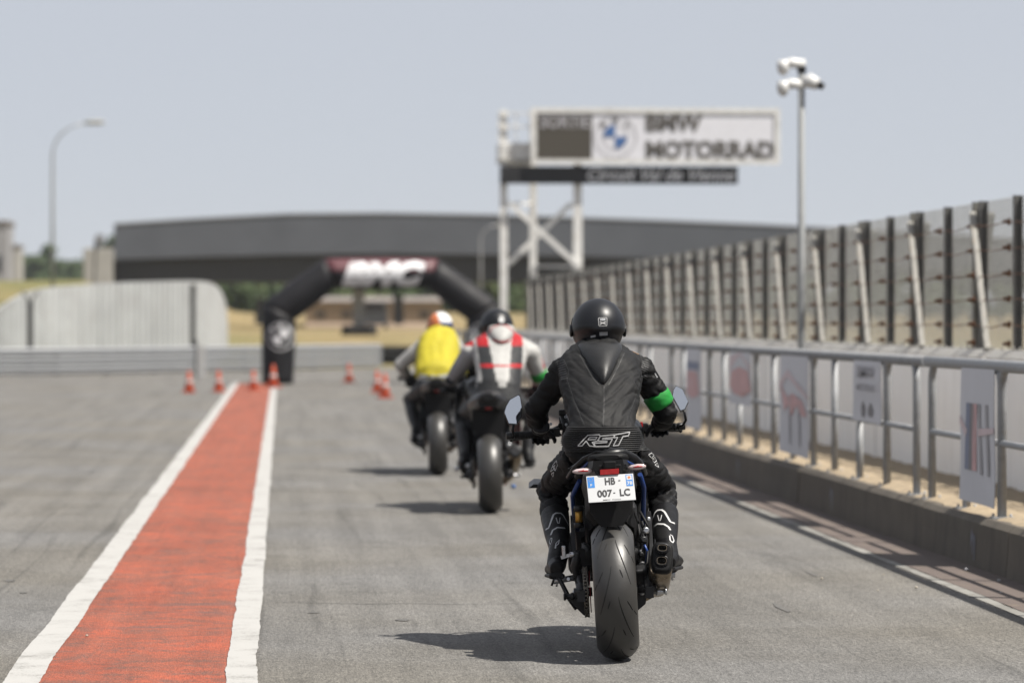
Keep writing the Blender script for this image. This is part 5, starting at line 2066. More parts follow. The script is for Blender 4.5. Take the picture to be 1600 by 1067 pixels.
def sport_extras(root, kind):
    # full fairing, screen, race tail
    for s in (-1, 1):
        mb = MB()
        P_ = [(s * 0.23, 0.62, 0.30), (s * 0.25, 0.68, 0.52), (s * 0.26, 0.80, 0.76), (s * 0.25, 1.05, 0.95), (s * 0.17, 1.36, 1.02), (s * 0.13, 1.56, 0.84), (s * 0.20, 1.25, 0.60), (s * 0.19, 1.12, 0.30), (s * 0.12, 0.90, 0.17)]
        c = Vector((s * 0.265, 0.95, 0.62))
        n = len(P_)
        mb.add([Vector(p) for p in P_] + [c] + [Vector((p[0] - s * 0.008, p[1], p[2])) for p in P_] + [c - Vector((s * 0.008, 0, 0))],
               [(k, (k + 1) % n, n) for k in range(n)] + [(n + 1 + (k + 1) % n, n + 1 + k, 2 * n + 1) for k in range(n)] + [(k, n + 1 + k, n + 1 + (k + 1) % n, (k + 1) % n) for k in range(n)], True)
        mb.build('fairing', K['red_leather'] if (kind == 1 and s > 0) else K['plastic'], root)
    mb = MB()
    rings = []
    for (yv, hw, z) in ((1.62, 0.06, 0.90), (1.45, 0.15, 1.04), (1.28, 0.17, 1.14), (1.14, 0.15, 1.20)):
        rings.append([Vector((hw * cos(a), yv + 0.06 * sin(a), z - 0.10 * (1 - sin(a)))) for a in [pi * k / 10 for k in range(11)]])
    mb.add([p for r in rings for p in r], [(i * 11 + j, i * 11 + j + 1, (i + 1) * 11 + j + 1, (i + 1) * 11 + j) for i in range(3) for j in range(10)], True)
    mb.build('screen', K['visor'], root)
    mb = MB()
    rings = []
    for (yv, hw, z0, z1) in ((0.34, 0.15, 0.74, 0.88), (0.2, 0.16, 0.74, 0.93), (0.05, 0.145, 0.77, 0.95), (-0.12, 0.10, 0.82, 0.94), (-0.24, 0.05, 0.88, 0.93)):
        rings.append([Vector((hw * cos(a), yv, (z0 + z1) / 2 + (z1 - z0) / 2 * sin(a))) for a in [2 * pi * k / 18 for k in range(18)]])
    mb.loft(rings)
    mb.build('race_tail', K['plastic'], root)
    mb = MB()
    mb.box((0, -0.12, 0.815), (0.05, 0.05, 0.016), bev=0.004)
    mb.build('tail_light', K['red_lens'], root)
    mb = MB()
    mb.loft([[Vector((x, y_, z)) for x, z in ((-0.13, 0.80), (0.13, 0.80), (0.13, 0.66), (0.09, 0.60), (-0.09, 0.60), (-0.13, 0.66))] for y_ in (-0.02, 0.40)], True, False)
    mb.build('inner_mudguard', K['plastic_matt'], root)
    mb = MB()
    mb.tube([(0.20, -0.06, 0.47), (0.195, 0.12, 0.40), (0.18, 0.3, 0.30)], [0.05, 0.055, 0.04], 14)
    ex = mb.build('silencer', K['steel_bronze'], root)
    mb = MB()
    mb.lathe([(0, 0.045), (0.02, 0.052), (0.025, 0.035)], (0.20, -0.06, 0.47), (0.03, -1, 0.35), 16)
    mb.build('end_cap', K['engine'], ex)
    for (x, z, r, m_) in ((0.15, 0.42, 0.018, 'alu'), (0.14, 0.33, 0.022, 'alu'), (0.17, 0.30, 0.014, 'amber'), (-0.17, 0.37, 0.018, 'alu'), (0.15, 0.52, 0.02, 'alu')):
        mb = MB()
        mb.lathe([(0, r), (0.014, r), (0.018, r * 0.6)], (x, 0.05, z), (0, -1, 0), 10)
        mb.build('bolt', K[m_], root)
    if kind == 1:
        mb = MB()
        mb.lathe([(0, 0.014), (0.015, 0.017), (0.03, 0.012)], (0.165, 0.05, 0.20), (1, -0.4, 0), 12)
        mb.build('axle_slider', K['sign_blue'], root)


bike1 = thing('motorcycle', 'black naked motorcycle with white HB 007 LC number plate nearest the camera', 'motorcycle', B1, (0, ROLL, YAW))
make_bike(bike1, 0)
B2 = Vector((1.62, 29.7, 0.006))
bike2 = thing('motorcycle', 'black sport motorcycle with a red fairing side, second in the line', 'motorcycle', B2, (0, radians(-1.5), radians(-2.8)))
make_bike(bike2, 1)
B3 = Vector((1.51, 37.0, 0.006))
bike3 = thing('motorcycle', 'black sport motorcycle furthest ahead, under the yellow vest rider', 'motorcycle', B3, (0, radians(-1.0), radians(-2.2)))
make_bike(bike3, 2)

# ------------------------------------------------------------------ riders
def hump_mb(pts, rxs, rys):
    mb = MB()
    mb.tube(pts, rxs, 20, side=(1, 0, 0), ry=rys)
    return mb


def helmet(root, c, r, m, pitch=0.0, yaw=0.0):
    """full face helmet: shell with rear ridge, visor, pivots"""
    rx, ry, rz = r
    R = Matrix.Rotation(yaw, 3, 'Z') @ Matrix.Rotation(pitch, 3, 'X')
    c = Vector(c)
    nu, nv = 48, 32
    rings = []
    for i in range(nv + 1):
        th = max(0.03, min(pi - 0.02, pi * i / nv))
        ring = []
        for k in range(nu):
            a = 2 * pi * k / nu
            x, y, z = sin(th) * cos(a), sin(th) * sin(a), cos(th)
            q = 1.0
            if y > 0:                       # chin bar pushes forward low down
                q += 0.16 * smoothstep(-z, -0.1, 0.6) * y
            zr = -0.22 + 0.10 * smoothstep(abs(x), 0.15, 0.55) - 0.06 * smoothstep(abs(x), 0.6, 0.9)
            if y < 0.25:
                q -= 0.065 * smoothstep(zr - z, -0.01, 0.10) * smoothstep(-y, -0.3, 0.1)
                q += 0.026 * math.exp(-((z - zr - 0.03) / 0.06) ** 2) * smoothstep(-y, 0.0, 0.4)
            zz = z
            zc = -0.72 - 0.16 * smoothstep(y, -0.2, 0.7) + 0.06 * smoothstep(-y, 0.5, 1.0) * (1 - smoothstep(abs(x), 0.1, 0.5))
            if z < zc:
                zz = zc - 0.02 * (zc - z)
            ring.append(c + R @ Vector((x * q * rx, y * q * ry, zz * rz)))
        rings.append(ring)
    mb = MB()
    mb.loft(rings)
    h = mb.build('helmet', m, root, None)
    vm = MB()
    rows = []
    for i in range(9):
        z = -0.28 + 0.62 * i / 8
        s = sqrt(1 - z * z)
        rows.append([c + R @ Vector((s * cos(a) * rx * 1.03, s * sin(a) * ry * 1.05, z * rz)) for a in [radians(12 + 156 * k / 18) for k in range(19)]])
    vm.add([p for r_ in rows for p in r_], [(i * 19 + k, i * 19 + k + 1, (i + 1) * 19 + k + 1, (i + 1) * 19 + k) for i in range(8) for k in range(18)], True)
    vm.build('visor', K['visor'], h)
    for s in (-1, 1):
        pm = MB()
        pm.lathe([(0, 0.03), (0.010, 0.028), (0.013, 0.018)], c + R @ Vector((s * rx * 0.965, ry * 0.12, -rz * 0.12)), R @ Vector((s, 0, 0)), 16)
        pm.build('visor_pivot', K['plastic'], h)
    return h


def glove(root, palm, fwd, curl_dir, side, m, scale=1.0):
    """gloved hand round a grip: palm plus five fingers curled forward and down"""
    palm, fwd, side = Vector(palm), Vector(fwd).normalized(), Vector(side).normalized()
    dn = Vector((0, 0, -1))
    mb = MB()
    wrist = palm - fwd * 0.075 + Vector((0, 0, 0.028))
    mb.tube([wrist - fwd * 0.05 + Vector((0, 0, 0.01)), wrist, palm + Vector((0, 0, 0.03)), palm + fwd * 0.028 + Vector((0, 0, 0.026))], [0.042, 0.038, 0.044, 0.040], 14, side=side, ry=[0.034, 0.024, 0.020, 0.015])
    for i, (o, L) in enumerate(((0.034, 0.9), (0.011, 1.0), (-0.012, 0.96), (-0.034, 0.8))):
        b = palm + side * o + fwd * 0.026 + Vector((0, 0, 0.024))
        p1 = b + fwd * 0.026 * L + dn * 0.008
        p2 = p1 + fwd * 0.008 + dn * 0.028 * L
        p3 = p2 - fwd * 0.018 + dn * 0.022 * L
        p4 = p3 - fwd * 0.016 + dn * 0.004
        mb.tube([b, p1, p2, p3, p4], [0.0115, 0.0115, 0.0105, 0.0095, 0.007], 8, side=side)
    t0 = palm + side * 0.036 - fwd * 0.012 + Vector((0, 0, 0.012))
    mb.tube([t0, t0 + side * 0.020 + dn * 0.016, t0 + side * 0.030 + dn * 0.034 + fwd * 0.006, t0 + side * 0.030 + dn * 0.048 + fwd * 0.016], [0.014, 0.0125, 0.011, 0.008], 8)
    me = remesh(mb.mesh(), 0.0045, 2)
    return obj('glove', me, m, root)


def boot(root, knee, ankle, heel, toe, m, rs=1.0, frac=0.42, voxel=0.007):
    knee, ankle, heel, toe = Vector(knee), Vector(ankle), Vector(heel), Vector(toe)
    mb = MB()
    a = knee.lerp(ankle, frac)
    mb.tube([a, knee.lerp(ankle, (1 + frac) / 2), ankle], [0.068 * rs, 0.060 * rs, 0.046 * rs], 16)
    mid = heel.lerp(toe, 0.5)
    mb.tube([heel + Vector((0, -0.02, 0.012)), heel.lerp(toe, 0.12) + Vector((0, 0, 0.02)), mid + Vector((0, 0, 0.016)), heel.lerp(toe, 0.8) + Vector((0, 0, 0.008)), toe], [0.030 * rs, 0.04 * rs, 0.043 * rs, 0.048 * rs, 0.03 * rs], 14, ry=[0.034, 0.044, 0.038, 0.030, 0.02])
    mb.tube([ankle, heel.lerp(toe, 0.2) + Vector((0, 0, 0.02))], [0.048 * rs, 0.045 * rs], 14)
    me = remesh(mb.mesh(), voxel, 4)
    b = obj('boot', me, m, root)
    sm = MB()
    sm.tube([heel + Vector((0, -0.022, -0.016)), heel.lerp(toe, 0.1) + Vector((0, 0, -0.022)), heel.lerp(toe, 0.35) + Vector((0, 0, -0.020)), heel.lerp(toe, 0.75) + Vector((0, 0, -0.020)), toe + Vector((0, 0, -0.012))], [0.028 * rs, 0.037 * rs, 0.037 * rs, 0.047 * rs, 0.026 * rs], 14, ry=[0.012, 0.016, 0.011, 0.011, 0.009], sq=0.7)
    sm.build('sole', K['rubber'], b)
    return b


def suit_body(torso, limbs, voxel, smooth, disp=0.0):
    mb = MB()
    pts = [p for p, a, b in torso]
    mb.tube(pts, [a for p, a, b in torso], 24, side=(1, 0, 0), ry=[b for p, a, b in torso], sq=0.88)
    for pts, rs in limbs:
        mb.tube(pts, rs, 16)
        for p, r in zip(pts[1:-1], rs[1:-1]):
            mb.ball(p, r * 0.99, 12, 8)
    return remesh(mb.mesh(), voxel, smooth, disp)


CAM = Vector((0, 0, 1.5))


class Decal:
    """ribbons and patches sewn or printed on a worn surface, found by casting rays at it from behind"""
    def __init__(self, me):
        self.bvh = BVHTree.FromPolygons([v.co.copy() for v in me.vertices], [tuple(p.vertices) for p in me.polygons])

    def hit(self, u, v, off):
        d = (at(u, v, 30.0) - CAM).normalized()
        h = self.bvh.ray_cast(CAM - off, d)
        return h[0], h[1], d

    def ribbon(self, path, w, off, lift=0.0015, closed=False, step=1.2):
        pts = []
        P_ = list(path) + ([path[0]] if closed else [])
        for (a, b), (c, e) in zip(P_[:-1], P_[1:]):
            n = max(1, int(math.hypot(c - a, e - b) / step))
            pts += [(a + (c - a) * k / n, b + (e - b) * k / n) for k in range(n)]
        pts.append(P_[-1])
        L, Rr = [], []
        seg = []
        for i, (u, v) in enumerate(pts):
            p, nrm, d = self.hit(u, v, off)
            if p is None:
                continue
            seg.append((p, nrm, d))
        mb = MB()
        n = len(seg)
        if n < 2:
            return mb
        for i, (p, nrm, d) in enumerate(seg):
            t = (seg[min(i + 1, n - 1)][0] - seg[max(i - 1, 0)][0]).normalized()
            if nrm.dot(d) > 0:
                nrm = -nrm
            s = t.cross(nrm).normalized() * w / 2
            L.append(p + s + nrm * lift)
            Rr.append(p - s + nrm * lift)
        fs = [(i, i + 1, n + i + 1, n + i) for i in range(n - 1) if (seg[i + 1][0] - seg[i][0]).length < 0.05]
        mb.add(L + Rr, fs, True)
        return mb

    def patch(self, poly, off, lift=0.0015, n=6):
        """quad patch, bilinear over four corners"""
        a, b, c, e = [Vector((x, y, 0)) for x, y in poly]
        vs = []
        for j in range(n + 1):
            for i in range(n + 1):
                s, t = i / n, j / n
                q = a * (1 - s) * (1 - t) + b * s * (1 - t) + c * s * t + e * (1 - s) * t
                p, nrm, d = self.hit(q.x, q.y, off)
                vs.append(p + nrm * lift if p is not None else None)
        mb = MB()
        idx = {}
        keep = []
        for k, p in enumerate(vs):
            if p is not None:
                idx[k] = len(keep)
                keep.append(p)
        fs = []
        for j in range(n):
            for i in range(n):
                q = [j * (n + 1) + i, j * (n + 1) + i + 1, (j + 1) * (n + 1) + i + 1, (j + 1) * (n + 1) + i]
                if all(k in idx for k in q):
                    fs.append([idx[k] for k in q])
        mb.add(keep, fs, True)
        return mb


def raw(mb, name, m, parent):
    me = bpy.data.meshes.new(name)
    me.from_pydata([tuple(p) for p in mb.v], [], mb.f)
    me.polygons.foreach_set('use_smooth', [True] * len(me.polygons))
    return obj(name, me, m, parent)


# ---- nearest rider
r1 = thing('person', 'rider in black leathers and matt black helmet with a green armband, nearest the camera', 'person', (B1.x - 0.06, B1.y + 0.45, 0.84))
O1 = Vector(r1.location)


def q1(u, v, y):
    return at(u, v, B1.y + y) - O1


torso = [(q1(945, 716, 0.46), 0.13, 0.09), (q1(944, 702, 0.395), 0.170, 0.122), (q1(942, 688, 0.41), 0.185, 0.135), (q1(941, 668, 0.45), 0.150, 0.120), (q1(940, 645, 0.52), 0.155, 0.116),
         (q1(940, 618, 0.62), 0.182, 0.122), (q1(939, 592, 0.72), 0.193, 0.122), (q1(938, 572, 0.80), 0.190, 0.110), (q1(937, 556, 0.87), 0.150, 0.092), (q1(936, 544, 0.93), 0.085, 0.075), (q1(936, 530, 0.98), 0.068, 0.068)]
Lsh, Lel, Lha = q1(880, 582, 0.84), q1(837, 640, 0.90), q1(845, 671, 1.06)
Rsh, Rel, Rha = q1(1004, 580, 0.84), q1(1043, 645, 0.88), q1(1033, 662, 1.06)
Lhip, Lkn, Lan = q1(912, 712, 0.50), q1(862, 768, 0.93), q1(875, 858, 0.46)
Rhip, Rkn, Ran = q1(975, 710, 0.50), q1(1036, 766, 0.93), q1(1041, 852, 0.46)
limbs = [([q1(908, 566, 0.86), q1(968, 566, 0.86)], [0.070, 0.070]), ([q1(912, 563, 0.87), Lsh, Lsh.lerp(Lel, 0.5) + Vector((0.006, 0, 0)), Lel, Lel.lerp(Lha, 0.5), Lha], [0.062, 0.071, 0.061, 0.057, 0.053, 0.042]),
         ([q1(968, 561, 0.87), Rsh, Rsh.lerp(Rel, 0.5), Rel, Rel.lerp(Rha, 0.5), Rha], [0.062, 0.070, 0.060, 0.055, 0.054, 0.042]),
         ([Lhip, Lhip.lerp(Lkn, 0.5) + Vector((-0.012, 0, 0.0)), Lkn, Lkn.lerp(Lan, 0.35), Lkn.lerp(Lan, 0.75)], [0.095, 0.086, 0.072, 0.068, 0.05]),
         ([Rhip, Rhip.lerp(Rkn, 0.5) + Vector((0.012, 0, 0.0)), Rkn, Rkn.lerp(Ran, 0.35), Rkn.lerp(Ran, 0.75)], [0.095, 0.086, 0.072, 0.068, 0.05])]
bme = suit_body(torso, limbs, 0.0075, 7)


def folds(p):
    """drag folds: sharp valleys running up and out from the waist, softer ones on the limbs"""
    ax = abs(p.x - torso[3][0].x + 0.05 * noise.noise(p * 5))
    p = p + Vector((0, 0, 0.03 * noise.noise(Vector((p.x * 6, 1.5, p.z * 3)))))
    n1 = noise.noise(Vector((p.x * 5.0, p.y * 3.0, p.z * 15 - ax * 13)))
    n2 = noise.noise(Vector((p.x * 9 + 7, p.y * 5.0, p.z * 30 - ax * 22)))
    r1_ = 1 - abs(n1) * 2.4
    r2_ = 1 - abs(n2) * 2.4
    soft = noise.noise(p * 9)
    if ax > 0.19 or p.z < torso[2][0].z - 0.03:          # sleeves and legs: deeper creases round the joints
        r3_ = 1 - abs(noise.noise(Vector((p.x * 9, p.y * 9, p.z * 21 + p.x * 6)))) * 2.4
        return -0.010 * max(0.0, r3_) ** 2 - 0.004 * max(0.0, r2_) ** 2 + 0.006 * soft + 0.004
    return -0.0062 * max(0.0, r1_) ** 2 - 0.003 * max(0.0, r2_) ** 2 + 0.006 * soft + 0.003


displace(bme, folds)
body1 = obj('body', bme, K['suit'], r1)
bme.materials.append(K['suit_tex'])
zl = q1(940, 700, 0.4).z
set_slots(bme, lambda c: 1 if (c.z < zl - 0.02 or c.x < Lsh.x - 0.035 + (c.z - Lsh.z) * 0.12 or c.x > Rsh.x + 0.03 - (c.z - Rsh.z) * 0.12) else 0)
# speed hump
hm1 = MB()
hrings = []
_b = Decal(bme)


def back_y(u, v):
    h = _b.hit(u, v, O1)[0]
    return h.y + O1.y - B1.y if h is not None else 0.75


yb = back_y(939, 560)
for (u, v, prot, rx, ry) in ((938, 533.5, 0.00, 0.060, 0.07), (938, 535, 0.040, 0.088, 0.10), (938, 539, 0.070, 0.101, 0.13), (938.5, 547, 0.082, 0.101, 0.15), (939, 556, 0.082, 0.094, 0.16), (940, 567, 0.074, 0.078, 0.15), (941.5, 578, 0.058, 0.058, 0.13), (942.5, 588, 0.040, 0.038, 0.10), (943, 596, 0.020, 0.020, 0.07), (943.5, 601, 0.002, 0.006, 0.03)):
    rear = (yb + (560 - v) * 0.0042 if v < 560 else back_y(u, v)) - prot
    hrings.append(hm1.ring(q1(u, v, rear + ry), (0, 0, 1), (1, 0, 0), rx, ry, 28))
hm1.loft(hrings)
hm1.build('back_hump', K['hump'], r1)
# ribbed waist panel
wm, sm_ = MB(), MB()                                     # ribbed strip laid round the back of the hips, and a smooth envelope for its lettering
N, CN = 90, 64
_bh = Decal(bme).bvh
rows, srows = [], []
for i in range(N + 1):
    v = 666 + 40 * i / N
    row, srow = [], []
    for k in range(CN + 1):
        an = radians(-112 + 224 * k / CN)
        d_ = Vector((sin(an), -cos(an), 0))
        c_ = q1(941.5, v, 0.46)
        h = _bh.ray_cast(c_ + d_ * 0.245, -d_)[0]
        base = h if h is not None else c_ + d_ * 0.15
        rib = 0.0065 + 0.0032 * sin(2 * pi * i / 7.0)
        if i in (0, N) or k in (0, CN):
            rib = -0.004
        row.append((base - c_).length)
        srow.append((c_, d_, rib))
    rows.append(row)
    srows.append(srow)
sm2 = [[sum(rows[max(0, min(N, i + a))][max(0, min(CN, k + b_))] for a in (-6, -3, 0, 3, 6) for b_ in (-3, 0, 3)) / 15 for k in range(CN + 1)] for i in range(N + 1)]
for i in range(N + 1):
    for k in range(CN + 1):
        c_, d_, rib = srows[i][k]
        wm.v.append(c_ + d_ * (max(sm2[i][k], rows[i][k] - 0.003) + rib))
        sm_.v.append(c_ + d_ * (max(sm2[i][k], rows[i][k] - 0.003) + 0.0105))
gf = [(i * (CN + 1) + k, i * (CN + 1) + k + 1, (i + 1) * (CN + 1) + k + 1, (i + 1) * (CN + 1) + k) for i in range(N) for k in range(CN)]
wm.f, sm_.f = gf, gf
wm.s, sm_.s = [True] * len(gf), [True] * len(gf)
sme = sm_.mesh()
wme = wm.mesh('waist_panel')
wo = obj('waist_panel', wme, K['waist'], r1)
# logo on the waist panel
dw = Decal(sme)
Zs = lambda pts: [(880 + x * 0.13125, 660 + y * 0.13125) for x, y in pts]
for poly, nm in (([(178, 283), (298, 155), (436, 149), (446, 162), (412, 225), (350, 240), (385, 290), (318, 282), (278, 224), (228, 282)], 'logo_letter'),
                 ([(318, 182), (408, 177), (390, 205), (298, 210)], 'logo_letter'),
                 ([(450, 164), (620, 150), (604, 182), (478, 190), (470, 206), (592, 200), (545, 288), (388, 290), (372, 250), (522, 242), (530, 228), (418, 224)], 'logo_letter'),
                 ([(624, 150), (800, 118), (782, 163), (718, 172), (665, 275), (602, 282), (655, 180), (608, 186)], 'logo_letter')):
    raw(dw.ribbon(Zs(poly), 0.0046, O1, 0.001, True, 0.8), nm, K['sticker_white'], wo)
# seams on the back and legs
db = Decal(bme)
for path in ([(943, 604), (943, 630), (942, 666)], [(884, 590), (896, 625), (906, 650), (912, 664)], [(1001, 590), (992, 622), (982, 648), (978, 664)], [(880, 562), (888, 580), (884, 600)], [(1000, 556), (1008, 575), (1002, 600)],
             [(905, 555), (925, 590), (935, 602)], [(975, 552), (962, 580), (950, 602)]):
    raw(db.ribbon(path, 0.0035, O1, 0.0012), 'seam', K['seam'], body1)
    raw(db.ribbon([(u + 1.6, v) for u, v in path], 0.0016, O1, 0.0012), 'stitching', K['seam_l'], body1)
for k in range(9):                                       # accordion panels behind the shoulders
    raw(db.ribbon([(870 + k * 0.9, 566 + k * 3.4), (882 + k * 0.7, 562 + k * 3.6)], 0.004, O1, 0.0012), 'accordion_rib', K['seam_l'], body1)
    raw(db.ribbon([(1004 - k * 0.2, 560 + k * 3.4), (1015 - k * 0.3, 564 + k * 3.6)], 0.004, O1, 0.0012), 'accordion_rib', K['seam_l'], body1)
# thigh logos
for poly in ([(1014, 711), (1019, 708.5), (1023, 712), (1020, 715), (1024, 719.5), (1018, 715.5)], [(1020, 718), (1024, 715), (1027, 721), (1023, 724)], [(1024, 727), (1028, 724), (1030, 731)],
             [(861, 737), (867, 733), (868, 727), (863, 731)], [(864, 728), (870, 720), (872, 727), (868, 736)], [(862, 741), (866, 738), (865, 745)]):
    raw(db.ribbon(poly, 0.0032, O1, 0.0018, True, 0.8), 'leg_logo', K['sticker_white'], body1)
raw(db.ribbon([(1024, 583), (1028, 590)], 0.006, O1, 0.002), 'sleeve_mark', K['print_grey'], body1)
raw(db.ribbon([(1060, 635), (1063, 637), (1061, 640), (1059, 636)], 0.004, O1, 0.002), 'sleeve_mark', K['sticker_white'], body1)
# helmet
hc = q1(935.5, 511, 0.95)
h1 = helmet(r1, hc, (0.124, 0.150, 0.134), K['helmet'], radians(-4), 0.03)
dh = Decal(h1.data)
Zh = lambda pts: [(880 + x * 0.1312, 460 + y * 0.1312) for x, y in pts]
raw(dh.ribbon(Zh([(430, 280), (518, 277), (526, 285), (526, 368), (518, 375), (435, 378), (428, 370), (424, 290)]), 0.0022, O1, 0.0010, True, 0.6), 'badge_outline', K['sticker_white'], h1)
raw(dh.ribbon(Zh([(440, 328), (475, 340), (512, 356)]), 0.0045, O1, 0.0012, False, 0.6), 'badge_cross', K['sticker_white'], h1)
raw(dh.ribbon(Zh([(440, 360), (475, 341), (512, 326)]), 0.0045, O1, 0.0013, False, 0.6), 'badge_cross', K['sticker_white'], h1)
raw(dh.patch(Zh([(444, 290), (508, 288), (508, 312), (444, 314)]), O1, 0.001), 'badge_bar', K['print_grey'], h1)
raw(dh.patch(Zh([(436, 448), (534, 443), (534, 488), (438, 492)]), O1, 0.001), 'sticker', K['print_grey'], h1)
raw(dh.patch(Zh([(330, 495), (388, 482), (392, 505), (334, 518)]), O1, 0.001), 'sticker', K['print_grey'], h1)
# armband
am = MB()
mid = Rsh.lerp(Rel, 0.5)
ab = []
for s in (0.52, 0.57, 0.66, 0.74, 0.81, 0.85):
    ab.append(Rsh.lerp(Rel, s))
am.tube(ab, [0.054, 0.0645, 0.064, 0.063, 0.0625, 0.052], 24)
ame = am.mesh()
displace(ame, lambda p: 0.003 * noise.noise(p * 30))
obj('armband', ame, K['green_band'], r1)
# tan strap end on the shoulder
cm = MB()
cm.tube([q1(974, 553, 0.90), q1(986, 551, 0.89), q1(999, 555, 0.87)], [0.006, 0.011, 0.005], 10, ry=[0.01, 0.016, 0.01])
cm.build('shoulder_slider', K['hair'], r1)
glove(r1, q1(845, 683, 1.075) + Vector((0, 0, 0.004)), (0.05, 1, -0.1), None, (1, 0, 0.05), K['glove'])
glove(r1, q1(1034, 671, 1.075) + Vector((0, 0, 0.004)), (-0.05, 1, -0.1), None, (-1, 0, -0.05), K['glove'])
lb = boot(r1, Lkn, Lan + Vector((-0.004, -0.02, 0)), q1(870, 893, 0.30), q1(866, 893, 0.57), K['boot'], 1.0, 0.44)
rb_ = boot(r1, Rkn, Ran + Vector((0.004, -0.02, 0)), q1(1046, 884, 0.30), q1(1056, 880, 0.57), K['boot'], 1.0, 0.44)
dl, dr = Decal(lb.data), Decal(rb_.data)
Zl = lambda pts: [(830 + x * 0.2063, 760 + y * 0.2063) for x, y in pts]
Zr = lambda pts: [(980 + x * 0.1968, 740 + y * 0.1968) for x, y in pts]
for path, w in (([(112, 330), (135, 318), (170, 218), (190, 205), (225, 207), (245, 225), (285, 300)], 0.009), ([(150, 372), (165, 335), (200, 315), (258, 320)], 0.009),
                ([(190, 240), (202, 282), (212, 284), (220, 240)], 0.004)):
    raw(dl.ribbon(Zl(path), w, O1, 0.0015, False, 1.0), 'boot_piping', K['print_grey'], lb)
for path in ([(148, 442), (140, 425), (150, 396), (160, 396), (158, 420), (148, 442)], [(182, 472), (190, 435), (215, 408), (208, 440), (190, 452), (186, 474)]):
    raw(dl.ribbon(Zl(path), 0.004, O1, 0.0015, False, 1.0), 'boot_logo', K['print_grey'], lb)
for path, w in (([(188, 420), (230, 315), (248, 296), (282, 294), (305, 310), (350, 390), (385, 402)], 0.010), ([(220, 425), (250, 405), (300, 408), (335, 430), (350, 455)], 0.010),
                ([(250, 335), (262, 380), (272, 380), (282, 335)], 0.004), ([(345, 500), (348, 535), (368, 556), (378, 540), (365, 500), (348, 492)], 0.006)):
    raw(dr.ribbon(Zr(path), w, O1, 0.0015, False, 1.0), 'boot_piping', K['sticker_white'], rb_)
for k in range(9):
    v = 440 + k * 9
    raw(dr.ribbon(Zr([(222, v), (275, v + 4), (335, v)]), 0.003, O1, 0.001, False, 1.0), 'boot_rib', K['seam'], rb_)


# ---- second rider, white black and red leathers
r2 = thing('person', 'rider in white, black and red leathers crouched on the second motorcycle', 'person', (B2.x, B2.y + 0.45, 0.84))
O2 = Vector(r2.location)


def q2(u, v, y):
    return at(u, v, B2.y + y) - O2


t2 = [(q2(777, 640, 0.46), 0.13, 0.1), (q2(777, 622, 0.40), 0.19, 0.14), (q2(778, 606, 0.43), 0.178, 0.13), (q2(780, 588, 0.52), 0.178, 0.13), (q2(781, 566, 0.66), 0.205, 0.13), (q2(782, 548, 0.78), 0.225, 0.125), (q2(782, 534, 0.88), 0.19, 0.1), (q2(781, 522, 0.96), 0.09, 0.08), (q2(780, 512, 1.02), 0.07, 0.07)]
Ls, Le, Lh = q2(735, 552, 0.86), q2(714, 580, 0.98), q2(702, 600, 1.10)
Rs, Re, Rh = q2(829, 552, 0.86), q2(846, 594, 0.96), q2(836, 612, 1.10)
Lp, Lk, La = q2(758, 628, 0.48), q2(722, 652, 0.92), q2(728, 708, 0.40)
Rp, Rk, Ra = q2(797, 628, 0.48), q2(832, 652, 0.92), q2(824, 705, 0.40)
lm2 = [([t2[6][0] + Vector((-0.09, 0, 0)), Ls, Ls.lerp(Le, 0.5), Le, Le.lerp(Lh, 0.5), Lh], [0.08, 0.084, 0.070, 0.060, 0.054, 0.042]), ([t2[6][0] + Vector((0.09, 0, 0)), Rs, Rs.lerp(Re, 0.5), Re, Re.lerp(Rh, 0.5), Rh], [0.08, 0.084, 0.070, 0.060, 0.054, 0.042]),
       ([Lp, Lp.lerp(Lk, 0.5), Lk, Lk.lerp(La, 0.4), Lk.lerp(La, 0.8)], [0.1, 0.09, 0.075, 0.068, 0.05]), ([Rp, Rp.lerp(Rk, 0.5), Rk, Rk.lerp(Ra, 0.4), Rk.lerp(Ra, 0.8)], [0.1, 0.09, 0.075, 0.068, 0.05])]
b2m = suit_body(t2, lm2, 0.010, 6)
b2o = obj('body', b2m, K['white_leather'], r2)
for k_ in ('black_leather2', 'red_leather', 'grey_leather'):
    b2m.materials.append(K[k_])
zw = q2(780, 606, 0.43).z
ztop = q2(780, 530, 0.88).z
xc = q2(781, 560, 0.7).x


def slot2(c):
    t = (c.z - zw) / (ztop - zw)             # 0 waist, 1 shoulders
    x = c.x - xc
    ax = abs(x)
    mi = 0
    if t < 0.02:
        mi = 1
    elif x < -0.205 and c.x < Ls.x + 0.05:
        mi = 3 if c.z < Ls.z + 0.02 else (2 if c.z > Ls.z + 0.06 else 0)
    elif ax < 0.20:
        w_in = 0.040 + 0.055 * t
        w_out = 0.155 + 0.03 * t
        if w_in < ax < w_out:
            mi = 1
            if 0.42 < t < 0.50:
                mi = 2
            if t > 0.86:
                mi = 2
        elif ax <= w_in and 0.44 < t < 0.475:
            mi = 2
        if t < 0.12 and ax > 0.03:
            mi = 1
    elif x > 0.255 and c.z > Rs.z - 0.12 and c.y > 0.42:
        mi = 2
    return mi


set_slots(b2m, slot2)
hm2 = MB()
hr = []
_b = Decal(b2m)


def back2(u, v):
    h = _b.hit(u, v, O2)[0]
    return h.y + O2.y - B2.y if h is not None else 0.8


